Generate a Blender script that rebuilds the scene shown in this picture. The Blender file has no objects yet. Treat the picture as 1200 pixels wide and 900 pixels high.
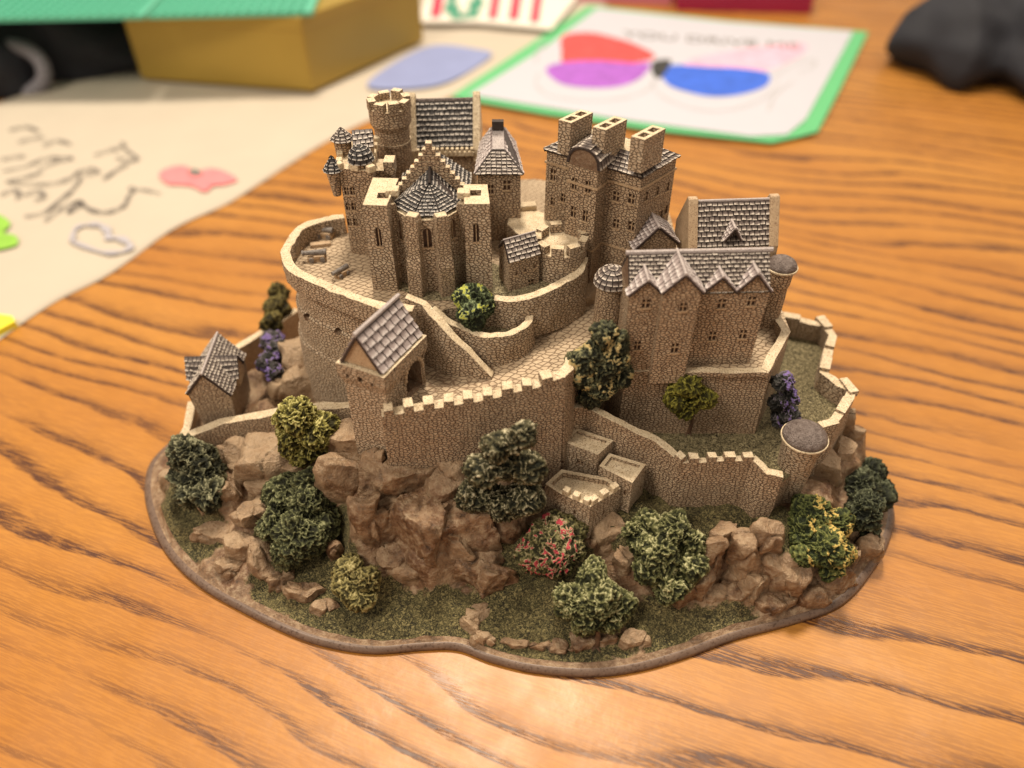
import bpy, bmesh, math, random
from mathutils import Vector, noise, Matrix
random.seed(7)
PI = math.pi
sc = bpy.context.scene
C = sc.collection
# ------------------------------------------------------------------ camera model (centimetres)
TH = math.radians(42.0); CAMH = 25.0; CY = 21.0; FPX = 900.0
FW = Vector((0, math.cos(TH), -math.sin(TH))); UP = Vector((0, math.sin(TH), math.cos(TH))); RT = Vector((1, 0, 0))
CAM = Vector((0, -CY, CAMH))
def ray(px, py): return (px-600)*RT + (450-py)*UP + FPX*FW
def P(px, py, z=0.0):
    d = ray(px, py); t = (CAMH-z)/-d.z
    return Vector((d.x*t, d.y*t-CY, z))

# ------------------------------------------------------------------ node helpers
def newmat(name):
    m = bpy.data.materials.new(name); m.use_nodes = True
    nt = m.node_tree
    return m, nt, nt.nodes['Principled BSDF']
def nd(nt, t, **kw):
    n = nt.nodes.new(t)
    for k, v in kw.items():
        if k.startswith('_'): setattr(n, k[1:], v)
        else:
            key = k.replace('__', ' ')
            n.inputs[key].default_value = v
    return n
def lk(nt, a, b): nt.links.new(a, b)
def ramp(nt, src, stops):
    r = nt.nodes.new('ShaderNodeValToRGB'); e = r.color_ramp.elements
    while len(e) < len(stops): e.new(0.5)
    for i, (p, c) in enumerate(stops):
        e[i].position = p; e[i].color = (c[0], c[1], c[2], 1) if isinstance(c, (tuple, list)) else (c, c, c, 1)
    lk(nt, src, r.inputs[0]); return r.outputs[0]
def mixc(nt, fac, a, b, mode='MIX'):
    m = nt.nodes.new('ShaderNodeMix'); m.data_type = 'RGBA'; m.blend_type = mode
    for s, v in ((m.inputs[0], fac), (m.inputs[6], a), (m.inputs[7], b)):
        if isinstance(v, (int, float)): s.default_value = v
        elif isinstance(v, tuple): s.default_value = (*v[:3], 1)
        else: lk(nt, v, s)
    return m.outputs[2]
def math_(nt, op, a, b=None, c=None):
    m = nt.nodes.new('ShaderNodeMath'); m.operation = op
    for i, v in enumerate((a, b, c)):
        if v is None: continue
        if isinstance(v, (int, float)): m.inputs[i].default_value = v
        else: lk(nt, v, m.inputs[i])
    return m.outputs[0]
def noise_n(nt, vec, scale, detail=4, rough=.55, out=0):
    n = nd(nt, 'ShaderNodeTexNoise', Scale=scale, Detail=detail, Roughness=rough)
    if vec is not None: lk(nt, vec, n.inputs['Vector'])
    return n.outputs[out]
def bump(nt, bs, h, strength, dist):
    b = nd(nt, 'ShaderNodeBump', Strength=strength, Distance=dist)
    lk(nt, h, b.inputs['Height']); lk(nt, b.outputs[0], bs.inputs['Normal']); return b

# ------------------------------------------------------------------ materials
def stone_mat(name, ca, cb, mortar, bw=.165, rh=.105, tip=(.78,.65,.48)):
    m, nt, bs = newmat(name)
    uv = nd(nt, 'ShaderNodeTexCoord'); src = uv.outputs['UV']; ob = uv.outputs['Object']
    nz = noise_n(nt, src, 5, 3, .6, 1)
    v1 = nt.nodes.new('ShaderNodeVectorMath'); v1.operation = 'SUBTRACT'; lk(nt, nz, v1.inputs[0]); v1.inputs[1].default_value = (.5,.5,.5)
    v2 = nt.nodes.new('ShaderNodeVectorMath'); v2.operation = 'SCALE'; lk(nt, v1.outputs[0], v2.inputs[0]); v2.inputs[3].default_value = .075
    v3 = nt.nodes.new('ShaderNodeVectorMath'); v3.operation = 'ADD'; lk(nt, src, v3.inputs[0]); lk(nt, v2.outputs[0], v3.inputs[1])
    mp = nd(nt, 'ShaderNodeMapping'); mp.inputs['Scale'].default_value = (1/bw, 1/rh, 1); lk(nt, v3.outputs[0], mp.inputs[0])
    br = nd(nt, 'ShaderNodeTexVoronoi', Scale=1.0, Randomness=.92); br.feature = 'DISTANCE_TO_EDGE'; br.voronoi_dimensions = '2D'; lk(nt, mp.outputs[0], br.inputs['Vector'])
    cl = nd(nt, 'ShaderNodeTexVoronoi', Scale=1.0, Randomness=.92); cl.voronoi_dimensions = '2D'; lk(nt, mp.outputs[0], cl.inputs['Vector'])
    wn = noise_n(nt, ob, 5, 4, .7)
    gapn = ramp(nt, math_(nt, 'ADD', br.outputs['Distance'], math_(nt, 'MULTIPLY', math_(nt, 'SUBTRACT', wn, .5), .22)), [(.015, 1.), (.15, 0.)])
    n1 = noise_n(nt, ob, 9, 5, .7); n2 = noise_n(nt, ob, 1.1, 3, .5); n3 = noise_n(nt, ob, 30, 3, .6)
    body = mixc(nt, ramp(nt, n2, [(.3, 0.), (.7, 1.)]), ca, cb)
    body = mixc(nt, ramp(nt, n1, [(.42, 0.), (.66, .95)]), body, tip)
    pits = ramp(nt, n3, [(.34, 1.), (.47, 0.)])
    body = mixc(nt, pits, body, mortar)
    gap = gapn
    sc_ = nd(nt, 'ShaderNodeSeparateColor'); lk(nt, cl.outputs['Color'], sc_.inputs[0]); body = mixc(nt, math_(nt, 'MULTIPLY', sc_.outputs[0], .40), body, mixc(nt, .5, cb, mortar))
    col = mixc(nt, math_(nt, 'MULTIPLY', gap, ramp(nt, n2, [(.3, .65), (.65, 1.)])), body, mortar)
    lk(nt, col, bs.inputs['Base Color'])
    bs.inputs['Roughness'].default_value = .62
    h = math_(nt, 'ADD', math_(nt, 'MULTIPLY', math_(nt, 'SUBTRACT', 1.0, gap), 1.0), math_(nt, 'MULTIPLY', n1, .7))
    h = math_(nt, 'ADD', h, math_(nt, 'MULTIPLY', n3, .35))
    bump(nt, bs, h, 1.0, .075)
    return m
M = {}
M['stone'] = stone_mat('castle_stone', (.56,.40,.26), (.66,.50,.34), (.17,.09,.045))
M['stone_dark'] = stone_mat('castle_stone_brown', (.50,.335,.205), (.60,.43,.28), (.135,.066,.033), 0.15, .097, (.70,.55,.38))
M['stone_fine'] = stone_mat('castle_stone_fine', (.53,.37,.235), (.62,.465,.31), (.15,.075,.038), .14, .09, (.72,.57,.40))
def plain_mat(name, a, b, dark, sc1=5., rough=.6, bstr=.6, bd=.03):
    m, nt, bs = newmat(name)
    ob = nd(nt, 'ShaderNodeTexCoord').outputs['Object']
    n1 = noise_n(nt, ob, sc1, 5, .65); n2 = noise_n(nt, ob, sc1*5, 3, .6)
    c = mixc(nt, ramp(nt, n1, [(.3, 0.), (.7, 1.)]), a, b)
    c = mixc(nt, ramp(nt, n2, [(.34, 1.), (.47, 0.)]), c, dark)
    lk(nt, c, bs.inputs['Base Color']); bs.inputs['Roughness'].default_value = rough
    h = math_(nt, 'ADD', n1, math_(nt, 'MULTIPLY', n2, .4)); bump(nt, bs, h, bstr, bd)
    return m
M['cap'] = plain_mat('dry_brushed_lit_stone', (.56,.44,.28), (.76,.64,.46), (.26,.16,.085), 4., .6, .9, .06)  # cream wall tops: dry-brushing plus bright top light put into the colour
M['plain'] = plain_mat('smooth_stone', (.40,.27,.16), (.52,.38,.24), (.16,.08,.04))
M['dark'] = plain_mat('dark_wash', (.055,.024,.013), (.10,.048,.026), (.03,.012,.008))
M['rim'] = plain_mat('resin_rim', (.14,.09,.065), (.20,.135,.10), (.08,.045,.03), 2.0, .42, .3)
M['cannon'] = plain_mat('painted_cannon', (.13,.11,.10), (.28,.25,.23), (.05,.03,.02))
M['bark'] = plain_mat('painted_trunk', (.07,.035,.02), (.14,.075,.04), (.03,.015,.01))
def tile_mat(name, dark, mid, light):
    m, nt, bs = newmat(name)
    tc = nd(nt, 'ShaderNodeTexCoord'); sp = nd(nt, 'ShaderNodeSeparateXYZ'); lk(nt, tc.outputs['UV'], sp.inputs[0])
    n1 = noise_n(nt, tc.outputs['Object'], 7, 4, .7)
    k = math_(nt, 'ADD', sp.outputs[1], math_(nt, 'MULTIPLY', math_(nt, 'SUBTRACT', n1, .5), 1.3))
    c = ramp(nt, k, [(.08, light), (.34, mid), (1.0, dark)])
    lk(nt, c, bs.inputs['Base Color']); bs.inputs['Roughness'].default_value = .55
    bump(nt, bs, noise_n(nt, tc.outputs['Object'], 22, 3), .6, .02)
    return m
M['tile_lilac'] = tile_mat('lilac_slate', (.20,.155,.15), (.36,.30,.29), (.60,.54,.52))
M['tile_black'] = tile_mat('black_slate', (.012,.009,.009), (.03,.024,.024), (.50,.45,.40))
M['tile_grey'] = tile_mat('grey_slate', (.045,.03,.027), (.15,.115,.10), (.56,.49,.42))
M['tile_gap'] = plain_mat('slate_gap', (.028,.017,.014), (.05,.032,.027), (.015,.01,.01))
M['ridge'] = plain_mat('ridge_lead', (.36,.31,.30), (.50,.44,.42), (.18,.13,.12))
# cobbled ground
def cobble(name, ca, cb, gapc, s=3.6, w=.06):
    m, nt, bs = newmat(name)
    ob = nd(nt, 'ShaderNodeTexCoord').outputs['Object']
    mp = nd(nt, 'ShaderNodeMapping'); mp.inputs['Rotation'].default_value = (0,0,.6); mp.inputs['Scale'].default_value = (1,1.6,.2); lk(nt, ob, mp.inputs[0])
    vo = nd(nt, 'ShaderNodeTexVoronoi', Scale=s, Randomness=.55); vo.feature = 'DISTANCE_TO_EDGE'; lk(nt, mp.outputs[0], vo.inputs['Vector'])
    e = ramp(nt, vo.outputs[0], [(0.0, 0.), (w, .5), (w*2, 1.)])
    n1 = noise_n(nt, ob, 4, 4, .6)
    c = mixc(nt, n1, ca, cb); c = mixc(nt, math_(nt, 'ADD', math_(nt, 'MULTIPLY', e, .8), math_(nt, 'MULTIPLY', n1, .25)), gapc, c)
    lk(nt, c, bs.inputs['Base Color']); bs.inputs['Roughness'].default_value = .65
    bump(nt, bs, math_(nt, 'ADD', e, math_(nt, 'MULTIPLY', n1, .6)), .8, .04)
    return m
M['cobble'] = cobble('cobbles', (.42,.31,.20), (.56,.44,.30), (.16,.09,.05))
# grass flock
def grass_nodes(nt, ob, a=(.045,.048,.014), b=(.135,.125,.045), tip=(.30,.25,.11)):
    n1 = noise_n(nt, ob, 1.0, 4, .6); 
    n2 = nd(nt, 'ShaderNodeTexNoise', Scale=10.5, Detail=3, Roughness=.6, Distortion=1.4); lk(nt, ob, n2.inputs['Vector'])
    c = mixc(nt, ramp(nt, n1, [(.3, 0.), (.7, 1.)]), a, b)
    c = mixc(nt, ramp(nt, n2.outputs[0], [(.50, 0.), (.60, .95)]), c, tip)
    c = mixc(nt, ramp(nt, n2.outputs[0], [(.36, .95), (.47, 0.)]), c, (.016,.012,.005))
    return c, n2.outputs[0]
def grass_mat(name, **k):
    m, nt, bs = newmat(name); ob = nd(nt, 'ShaderNodeTexCoord').outputs['Object']
    c, h = grass_nodes(nt, ob, **k); lk(nt, c, bs.inputs['Base Color']); bs.inputs['Roughness'].default_value = .7
    bump(nt, bs, h, 1.0, .2); return m
M['grass'] = grass_mat('flock_grass', a=(.15,.12,.055), b=(.26,.215,.11), tip=(.46,.39,.22))
M['lawn_light'] = grass_mat('pale_flock_grass', a=(.22,.17,.09), b=(.34,.28,.16), tip=(.52,.45,.28))
# rock
def rock_nodes(nt, ob):
    n1 = noise_n(nt, ob, .9, 5, .6); n2 = noise_n(nt, ob, 3.2, 6, .65); n3 = noise_n(nt, ob, 14, 3, .6)
    c = mixc(nt, ramp(nt, n1, [(.35, 0.), (.65, 1.)]), (.125,.056,.025), (.26,.145,.075))
    c = mixc(nt, ramp(nt, n2, [(.48, 0.), (.70, .8)]), c, (.50,.37,.24))
    c = mixc(nt, ramp(nt, n2, [(.33, .9), (.46, 0.)]), c, (.045,.02,.010))
    at = nd(nt, 'ShaderNodeAttribute', _attribute_name='dust')
    c = mixc(nt, at.outputs['Fac'], c, (.47,.335,.21))
    return c, math_(nt, 'ADD', n2, math_(nt, 'MULTIPLY', n3, .3))
m, nt, bs = newmat('varnished_rock'); ob = nd(nt, 'ShaderNodeTexCoord').outputs['Object']
c, h = rock_nodes(nt, ob); lk(nt, c, bs.inputs['Base Color']); bs.inputs['Roughness'].default_value = .36; bump(nt, bs, h, 1.0, .17); M['rock'] = m
m, nt, bs = newmat('resin_ground'); ob = nd(nt, 'ShaderNodeTexCoord').outputs['Object']
c1, h1 = rock_nodes(nt, ob); c2, h2 = grass_nodes(nt, ob, a=(.055,.052,.017), b=(.15,.125,.048), tip=(.34,.28,.12))
at = nd(nt, 'ShaderNodeAttribute', _attribute_name='grass')
g = ramp(nt, math_(nt, 'ADD', at.outputs['Fac'], math_(nt, 'MULTIPLY', math_(nt, 'SUBTRACT', noise_n(nt, ob, 2.5, 5), .5), .5)), [(.46, 0.), (.54, 1.)])
lk(nt, mixc(nt, g, c1, c2), bs.inputs['Base Color']); lk(nt, ramp(nt, g, [(0, .42), (1, .75)]), bs.inputs['Roughness'])
mm = nt.nodes.new('ShaderNodeMix'); lk(nt, g, mm.inputs[0]); lk(nt, math_(nt, 'MULTIPLY', h1, 1.0), mm.inputs[2]); lk(nt, math_(nt, 'MULTIPLY', h2, 1.5), mm.inputs[3])
bump(nt, bs, mm.outputs[0], 1.0, .13); M['terrain'] = m
# foliage: colour by point attribute 'tint' (0 dark hollow paint .. 1 dry-brushed tip, >1.5 flower)
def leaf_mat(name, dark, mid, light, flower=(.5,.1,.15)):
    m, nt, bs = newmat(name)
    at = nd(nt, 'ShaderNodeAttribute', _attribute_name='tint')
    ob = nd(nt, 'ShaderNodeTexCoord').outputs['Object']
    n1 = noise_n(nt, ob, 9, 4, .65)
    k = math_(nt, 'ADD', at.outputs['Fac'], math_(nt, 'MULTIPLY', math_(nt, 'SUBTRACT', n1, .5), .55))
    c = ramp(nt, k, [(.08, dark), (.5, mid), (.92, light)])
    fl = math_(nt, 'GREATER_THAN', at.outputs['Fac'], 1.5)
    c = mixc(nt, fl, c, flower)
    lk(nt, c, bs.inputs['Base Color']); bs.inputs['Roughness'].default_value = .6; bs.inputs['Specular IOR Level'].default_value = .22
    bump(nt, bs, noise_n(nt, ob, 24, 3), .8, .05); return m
L = {
 'yellow': leaf_mat('leaf_yellow', (.026,.022,.005), (.21,.185,.04), (.68,.62,.26)),
 'teal': leaf_mat('leaf_blue_green', (0.010,0.011,0.005), (0.072,0.071,0.036), (0.322,0.309,0.190)),
 'green': leaf_mat('leaf_green', (0.012,0.013,0.005), (0.080,0.085,0.034), (0.310,0.309,0.162)),
 'olive': leaf_mat('leaf_pale_olive', (0.042,0.035,0.011), (0.232,0.195,0.070), (0.506,0.433,0.209)),
 'pale': leaf_mat('leaf_pale_tips', (0.010,0.011,0.005), (0.102,0.091,0.045), (0.621,0.556,0.380)),
 'light': leaf_mat('leaf_light_green', (0.014,0.016,0.005), (0.131,0.134,0.050), (0.575,0.546,0.304)),
 'red': leaf_mat('leaf_red_flowers', (0.024,0.022,0.009), (0.145,0.134,0.050), (0.460,0.371,0.228), (.42,.055,.07)),
 'gold': leaf_mat('leaf_gold_tips', (0.014,0.020,0.007), (0.087,0.104,0.030), (0.230,0.237,0.076), (.62,.45,.14)),
 'dark': leaf_mat('leaf_dark', (0.010,0.012,0.007), (0.041,0.046,0.022), (0.172,0.185,0.114)),
 'tan': leaf_mat('leaf_tan_tips', (0.011,0.012,0.006), (0.065,0.067,0.035), (0.276,0.258,0.133), (.50,.38,.17)),
 'mustard': leaf_mat('leaf_mustard', (.03,.028,.005), (.15,.14,.02), (.46,.42,.09)),
 'purple': leaf_mat('leaf_purple', (0.014,0.014,0.013), (0.058,0.055,0.050), (0.161,0.134,0.162), (.20,.14,.36)),
 'berry': leaf_mat('leaf_berry', (0.012,0.016,0.007), (0.080,0.104,0.045), (0.276,0.330,0.180), (.50,.52,.10)),
 'deepolive': leaf_mat('leaf_deep_olive', (0.022,0.018,0.005), (0.102,0.079,0.020), (0.230,0.196,0.067)),
}

# ------------------------------------------------------------------ object helpers
def link(name, bm, mats, parent=None, smooth=False, bevel=0, rough=0):
    if rough:
        for v in bm.verts:
            n = noise.noise_vector(v.co*1.3)*rough + noise.noise_vector(v.co*4.5+Vector((3,5,7)))*rough*.6
            v.co += n
    bmesh.ops.recalc_face_normals(bm, faces=bm.faces)
    me = bpy.data.meshes.new(name); bm.to_mesh(me); bm.free()
    for mt in (mats if isinstance(mats, (list, tuple)) else [mats]): me.materials.append(mt)
    if smooth: me.polygons.foreach_set('use_smooth', [True]*len(me.polygons))
    o = bpy.data.objects.new(name, me); C.objects.link(o)
    if parent: o.parent = parent
    if bevel:
        b = o.modifiers.new('bevel', 'BEVEL'); b.width = bevel; b.segments = 2; b.limit_method = 'ANGLE'; b.angle_limit = math.radians(38)
    return o
def tag(o, label=None, cat=None, group=None, kind=None):
    for k, v in (('label', label), ('category', cat), ('group', group), ('kind', kind)):
        if v: o[k] = v
    return o
castle = bpy.data.objects.new('castle_model', None); C.objects.link(castle)
tag(castle, 'painted resin model of a hilltop castle with trees, standing on the wooden table', 'castle model')

def uvl(bm): return bm.loops.layers.uv.verify()
def resample(ring, step, closed=True):
    out = []; n = len(ring)
    for i in range(n if closed else n-1):
        a, b = ring[i], ring[(i+1) % n]; k = max(1, int(round((b-a).length/step)))
        for j in range(k): out.append(a.lerp(b, j/k))
    if not closed: out.append(ring[-1].copy())
    return out
def loft(bm, rings, cap_top=1, cap_bot=1, side=0, top=1, vstep=.5):
    """rings: list of equal-length closed Vector lists from bottom to top"""
    uv = uvl(bm); full = [rings[0]]
    for a, b in zip(rings, rings[1:]):
        d = max((q-p).length for p, q in zip(a, b)); k = max(1, int(round(d/vstep)))
        for j in range(1, k+1): full.append([p.lerp(q, j/k) for p, q in zip(a, b)])
    vs = [[bm.verts.new(p) for p in r] for r in full]; n = len(rings[0])
    arc = [0.0]
    for i in range(n): arc.append(arc[-1]+(full[0][(i+1) % n]-full[0][i]).length)
    vv = [0.0]
    for a, b in zip(full, full[1:]): vv.append(vv[-1]+sum((q-p).length for p, q in zip(a, b))/n)
    v0 = sum(p.z for p in full[0])/n
    for r in range(len(vs)-1):
        for i in range(n):
            j = (i+1) % n
            f = bm.faces.new((vs[r][i], vs[r][j], vs[r+1][j], vs[r+1][i])); f.material_index = side
            for lp, (u, v) in zip(f.loops, ((arc[i], vv[r]), (arc[i+1], vv[r]), (arc[i+1], vv[r+1]), (arc[i], vv[r+1]))):
                lp[uv].uv = (u, v+v0)
    for flag, ring, mi in ((cap_top, vs[-1], top), (cap_bot, vs[0], side)):
        if flag:
            f = bm.faces.new(ring); f.material_index = mi
            for lp in f.loops: lp[uv].uv = lp.vert.co.xy
    return vs
def cen(pts):
    s = Vector((0,0,0))
    for p in pts: s += p
    return s/len(pts)
def off(ring, d):
    """offset closed ring outwards in xy"""
    n = len(ring); area = sum(ring[i].x*ring[(i+1) % n].y-ring[(i+1) % n].x*ring[i].y for i in range(n)); s = 1 if area > 0 else -1
    out = []
    for i in range(n):
        a, b, c = ring[i-1], ring[i], ring[(i+1) % n]
        e1 = (b-a).xy; e2 = (c-b).xy
        if e1.length < 1e-6 or e2.length < 1e-6: out.append(b.copy()); continue
        e1.normalize(); e2.normalize()
        n1 = Vector((e1.y, -e1.x))*s; n2 = Vector((e2.y, -e2.x))*s
        m = n1+n2
        if m.length < .3: m = n1
        m.normalize(); k = d/max(.5, m.dot(n1))
        out.append(Vector((b.x+m.x*k, b.y+m.y*k, b.z)))
    return out
def atz(ring, z): return [Vector((p.x, p.y, z)) for p in ring]
def wall_box(bm, ring, zb, zt, batter=0.0, step=.5, side=0, top=1):
    r = resample(ring, step)
    return loft(bm, [atz(off(r, batter) if batter else r, zb), atz(r, zt)], side=side, top=top, vstep=step)
def box(bm, c, ax, ay, hx, hy, z0, z1, mi=0, miu=None, taper=1.0):
    """oriented box: centre c(xy), axis directions ax, ay"""
    uv = uvl(bm)
    ax = Vector((ax[0], ax[1], 0)).normalized(); ay = Vector((ay[0], ay[1], 0)).normalized()
    b = [Vector((c[0], c[1], 0))+ax*hx*sx+ay*hy*sy for sx, sy in ((-1,-1),(1,-1),(1,1),(-1,1))]
    t = [Vector((c[0], c[1], 0))+ax*hx*sx*taper+ay*hy*sy*taper for sx, sy in ((-1,-1),(1,-1),(1,1),(-1,1))]
    loft(bm, [atz(b, z0), atz(t, z1)], side=mi, top=mi if miu is None else miu, vstep=9)
def cyl_ring(c, r, z, n=28, a0=0): return [Vector((c[0]+r*math.cos(a0+2*PI*i/n), c[1]+r*math.sin(a0+2*PI*i/n), z)) for i in range(n)]
def cut(o, cutters):
    """boolean-cut the listed closed bmeshes' union out of o and bake the result"""
    me = bpy.data.meshes.new('cut'); cutters.normal_update(); bmesh.ops.recalc_face_normals(cutters, faces=cutters.faces); cutters.to_mesh(me); cutters.free()
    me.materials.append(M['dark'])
    c = bpy.data.objects.new('cut', me); C.objects.link(c)
    md = o.modifiers.new('b', 'BOOLEAN'); md.object = c; md.operation = 'DIFFERENCE'; md.solver = 'EXACT'
    bpy.context.view_layer.update()
    dg = bpy.context.evaluated_depsgraph_get()
    new = bpy.data.meshes.new_from_object(o.evaluated_get(dg)); old = o.data; o.modifiers.clear()
    if len(new.polygons) >= len(old.polygons)*.8: o.data = new
    bpy.data.objects.remove(c); bpy.data.meshes.remove(me)
def win_profile(w, h, arch):
    if not arch: return [(-w/2, 0), (w/2, 0), (w/2, h), (-w/2, h)]
    pts = [(-w/2, 0), (w/2, 0)]
    for i in range(7):
        a = PI*i/6; pts.append((w/2*math.cos(a), h-w/2+w/2*math.sin(a)*1.15))
    return pts
def extrude_profile(bm, prof, o, u, n, d0, d1, mi=0):
    """profile in plane (u, z) at origin o, from depth d0 to d1 along n"""
    up = Vector((0,0,1))
    a = [o+u*x+up*z+n*d0 for x, z in prof]; b = [o+u*x+up*z+n*d1 for x, z in prof]
    va = [bm.verts.new(p) for p in a]; vb = [bm.verts.new(p) for p in b]; k = len(prof)
    fs = [bm.faces.new(va), bm.faces.new(vb)]
    for i in range(k): fs.append(bm.faces.new((va[i], va[(i+1) % k], vb[(i+1) % k], vb[i])))
    for f in fs: f.material_index = mi
def add_windows(obj, specs, depth=.12, pane_mat=None, sill=True):
    """specs: (origin point at sill centre on the wall face, outward normal, w, h, arched)"""
    cb = bmesh.new()
    for o, n, w, h, arch in specs:
        u = Vector((-n.y, n.x, 0))
        extrude_profile(cb, win_profile(w, h, arch), o, u, n, .25, -depth)
    cut(obj, cb)
    for o, n, w, h, arch in specs:
        u = Vector((-n.y, n.x, 0)); b = bmesh.new()
        extrude_profile(b, [(x*1.04, z) for x, z in win_profile(w, h, arch)], o, u, n, -depth+.04, -depth-.03, 0)
        extrude_profile(b, [(-w*.07, 0), (w*.07, 0), (w*.07, h*.96), (-w*.07, h*.96)], o, u, n, -.02, -depth+.03, 1)
        if not arch: extrude_profile(b, [(-w*.5, h*.46), (w*.5, h*.46), (w*.5, h*.58), (-w*.5, h*.58)], o, u, n, -.035, -depth+.03, 1)
        if sill: extrude_profile(b, [(-w*.68, -.06), (w*.68, -.06), (w*.68, -.004), (-w*.68, -.004)], o, u, n, .035, -.05, 1)
        link('window', b, [M['dark'], M['plain']], obj)
def onwall(px, py, a, b):
    """point where the pixel's ray meets the vertical plane through a, b; and the plane's normal towards the camera"""
    e = (b-a); e.z = 0; n = Vector((e.y, -e.x, 0)).normalized()
    if n.dot(CAM-a) < 0: n = -n
    d = ray(px, py); t = (a-CAM).dot(n)/d.dot(n); return CAM+d*t, n
def win(px, py, a, b, w=.2, h=.3, arch=False, battn=0.0):
    if not arch and w > .11: w *= 1.3; h *= 1.22
    p, n = onwall(px, py, a, b); return (p-Vector((0,0,h/2))+n*battn, n, w, h, arch)
def tiles(bm, p00, p10, p11, p01, tw=.2, rows=8, th=.045, mi=1, gap=.035):
    """rows of lapped slates on a quad, p00-p10 the lower edge"""
    uv = uvl(bm); nrm = (p10-p00).cross(p01-p00)
    if nrm.length < 1e-9: nrm = (p10-p00).cross(p11-p10)
    nrm.normalize()
    if nrm.z < 0: nrm = -nrm
    for r in range(rows):
        t0, t1 = r/rows, min(1.0, (r+1.12)/rows)
        a0, b0 = p00.lerp(p01, t0), p10.lerp(p11, t0); a1, b1 = p00.lerp(p01, t1), p10.lerp(p11, t1)
        n = max(1, int(round((b0-a0).length/tw))); sh = .5 if r % 2 else 0
        for c in range(-1, n+1):
            u0 = max(0, (c+sh)/n); u1 = min(1, (c+1+sh)/n)
            if u1-u0 < .25/n: continue
            g = gap/max(.01, (b0-a0).length)/2
            j = random.uniform(-.012, .012)
            q = [a0.lerp(b0, u0+g), a0.lerp(b0, u1-g), a1.lerp(b1, u1-g), a1.lerp(b1, u0+g)]
            dn = (p00-p01).normalized()*random.uniform(-.01, .02) if (p00-p01).length > 0 else Vector()
            hi = th*random.uniform(.75, 1.25)
            top = [q[0]+nrm*(hi+.012)+dn, q[1]+nrm*(hi+.012+j)+dn, q[2]+nrm*.012, q[3]+nrm*.012]
            bot = [q[0]+dn-nrm*.01, q[1]+dn-nrm*.01, q[2]-nrm*.01, q[3]-nrm*.01]
            vt = [bm.verts.new(p) for p in top]; vb = [bm.verts.new(p) for p in bot]
            fs = [(vt, ((0,0),(1,0),(1,1),(0,1)))]
            for i in range(4):
                k = (i+1) % 4; fs.append(([vb[i], vb[k], vt[k], vt[i]], ((0,.8),(1,.8),(1,.5),(0,.5)) if i == 0 else ((0,.9),)*4))
            for vs, us in fs:
                try: f = bm.faces.new(vs)
                except ValueError: continue
                f.material_index = mi
                for lp, w in zip(f.loops, us): lp[uv].uv = w
def slab(bm, quad, t=.08, mi=0):
    n = (quad[1]-quad[0]).cross(quad[-1]-quad[0])
    if n.length < 1e-9: n = (quad[1]-quad[0]).cross(quad[2]-quad[0])
    n.normalize()
    if n.z < 0: n = -n
    a = [bm.verts.new(p) for p in quad]; b = [bm.verts.new(p-n*t) for p in quad]; k = len(quad)
    fs = [bm.faces.new(a), bm.faces.new(b)]+[bm.faces.new((a[i], a[(i+1) % k], b[(i+1) % k], b[i])) for i in range(k)]
    for f in fs: f.material_index = mi
def tube(bm, a, b, r, mi=0, n=8, r2=None):
    r2 = r if r2 is None else r2
    d = (b-a).normalized(); x = d.orthogonal().normalized(); y = d.cross(x)
    r0 = [bm.verts.new(a+(x*math.cos(2*PI*i/n)+y*math.sin(2*PI*i/n))*r) for i in range(n)]
    r1 = [bm.verts.new(b+(x*math.cos(2*PI*i/n)+y*math.sin(2*PI*i/n))*r2) for i in range(n)]
    fs = [bm.faces.new(r0), bm.faces.new(r1)]+[bm.faces.new((r0[i], r0[(i+1) % n], r1[(i+1) % n], r1[i])) for i in range(n)]
    for f in fs: f.material_index = mi
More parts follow.
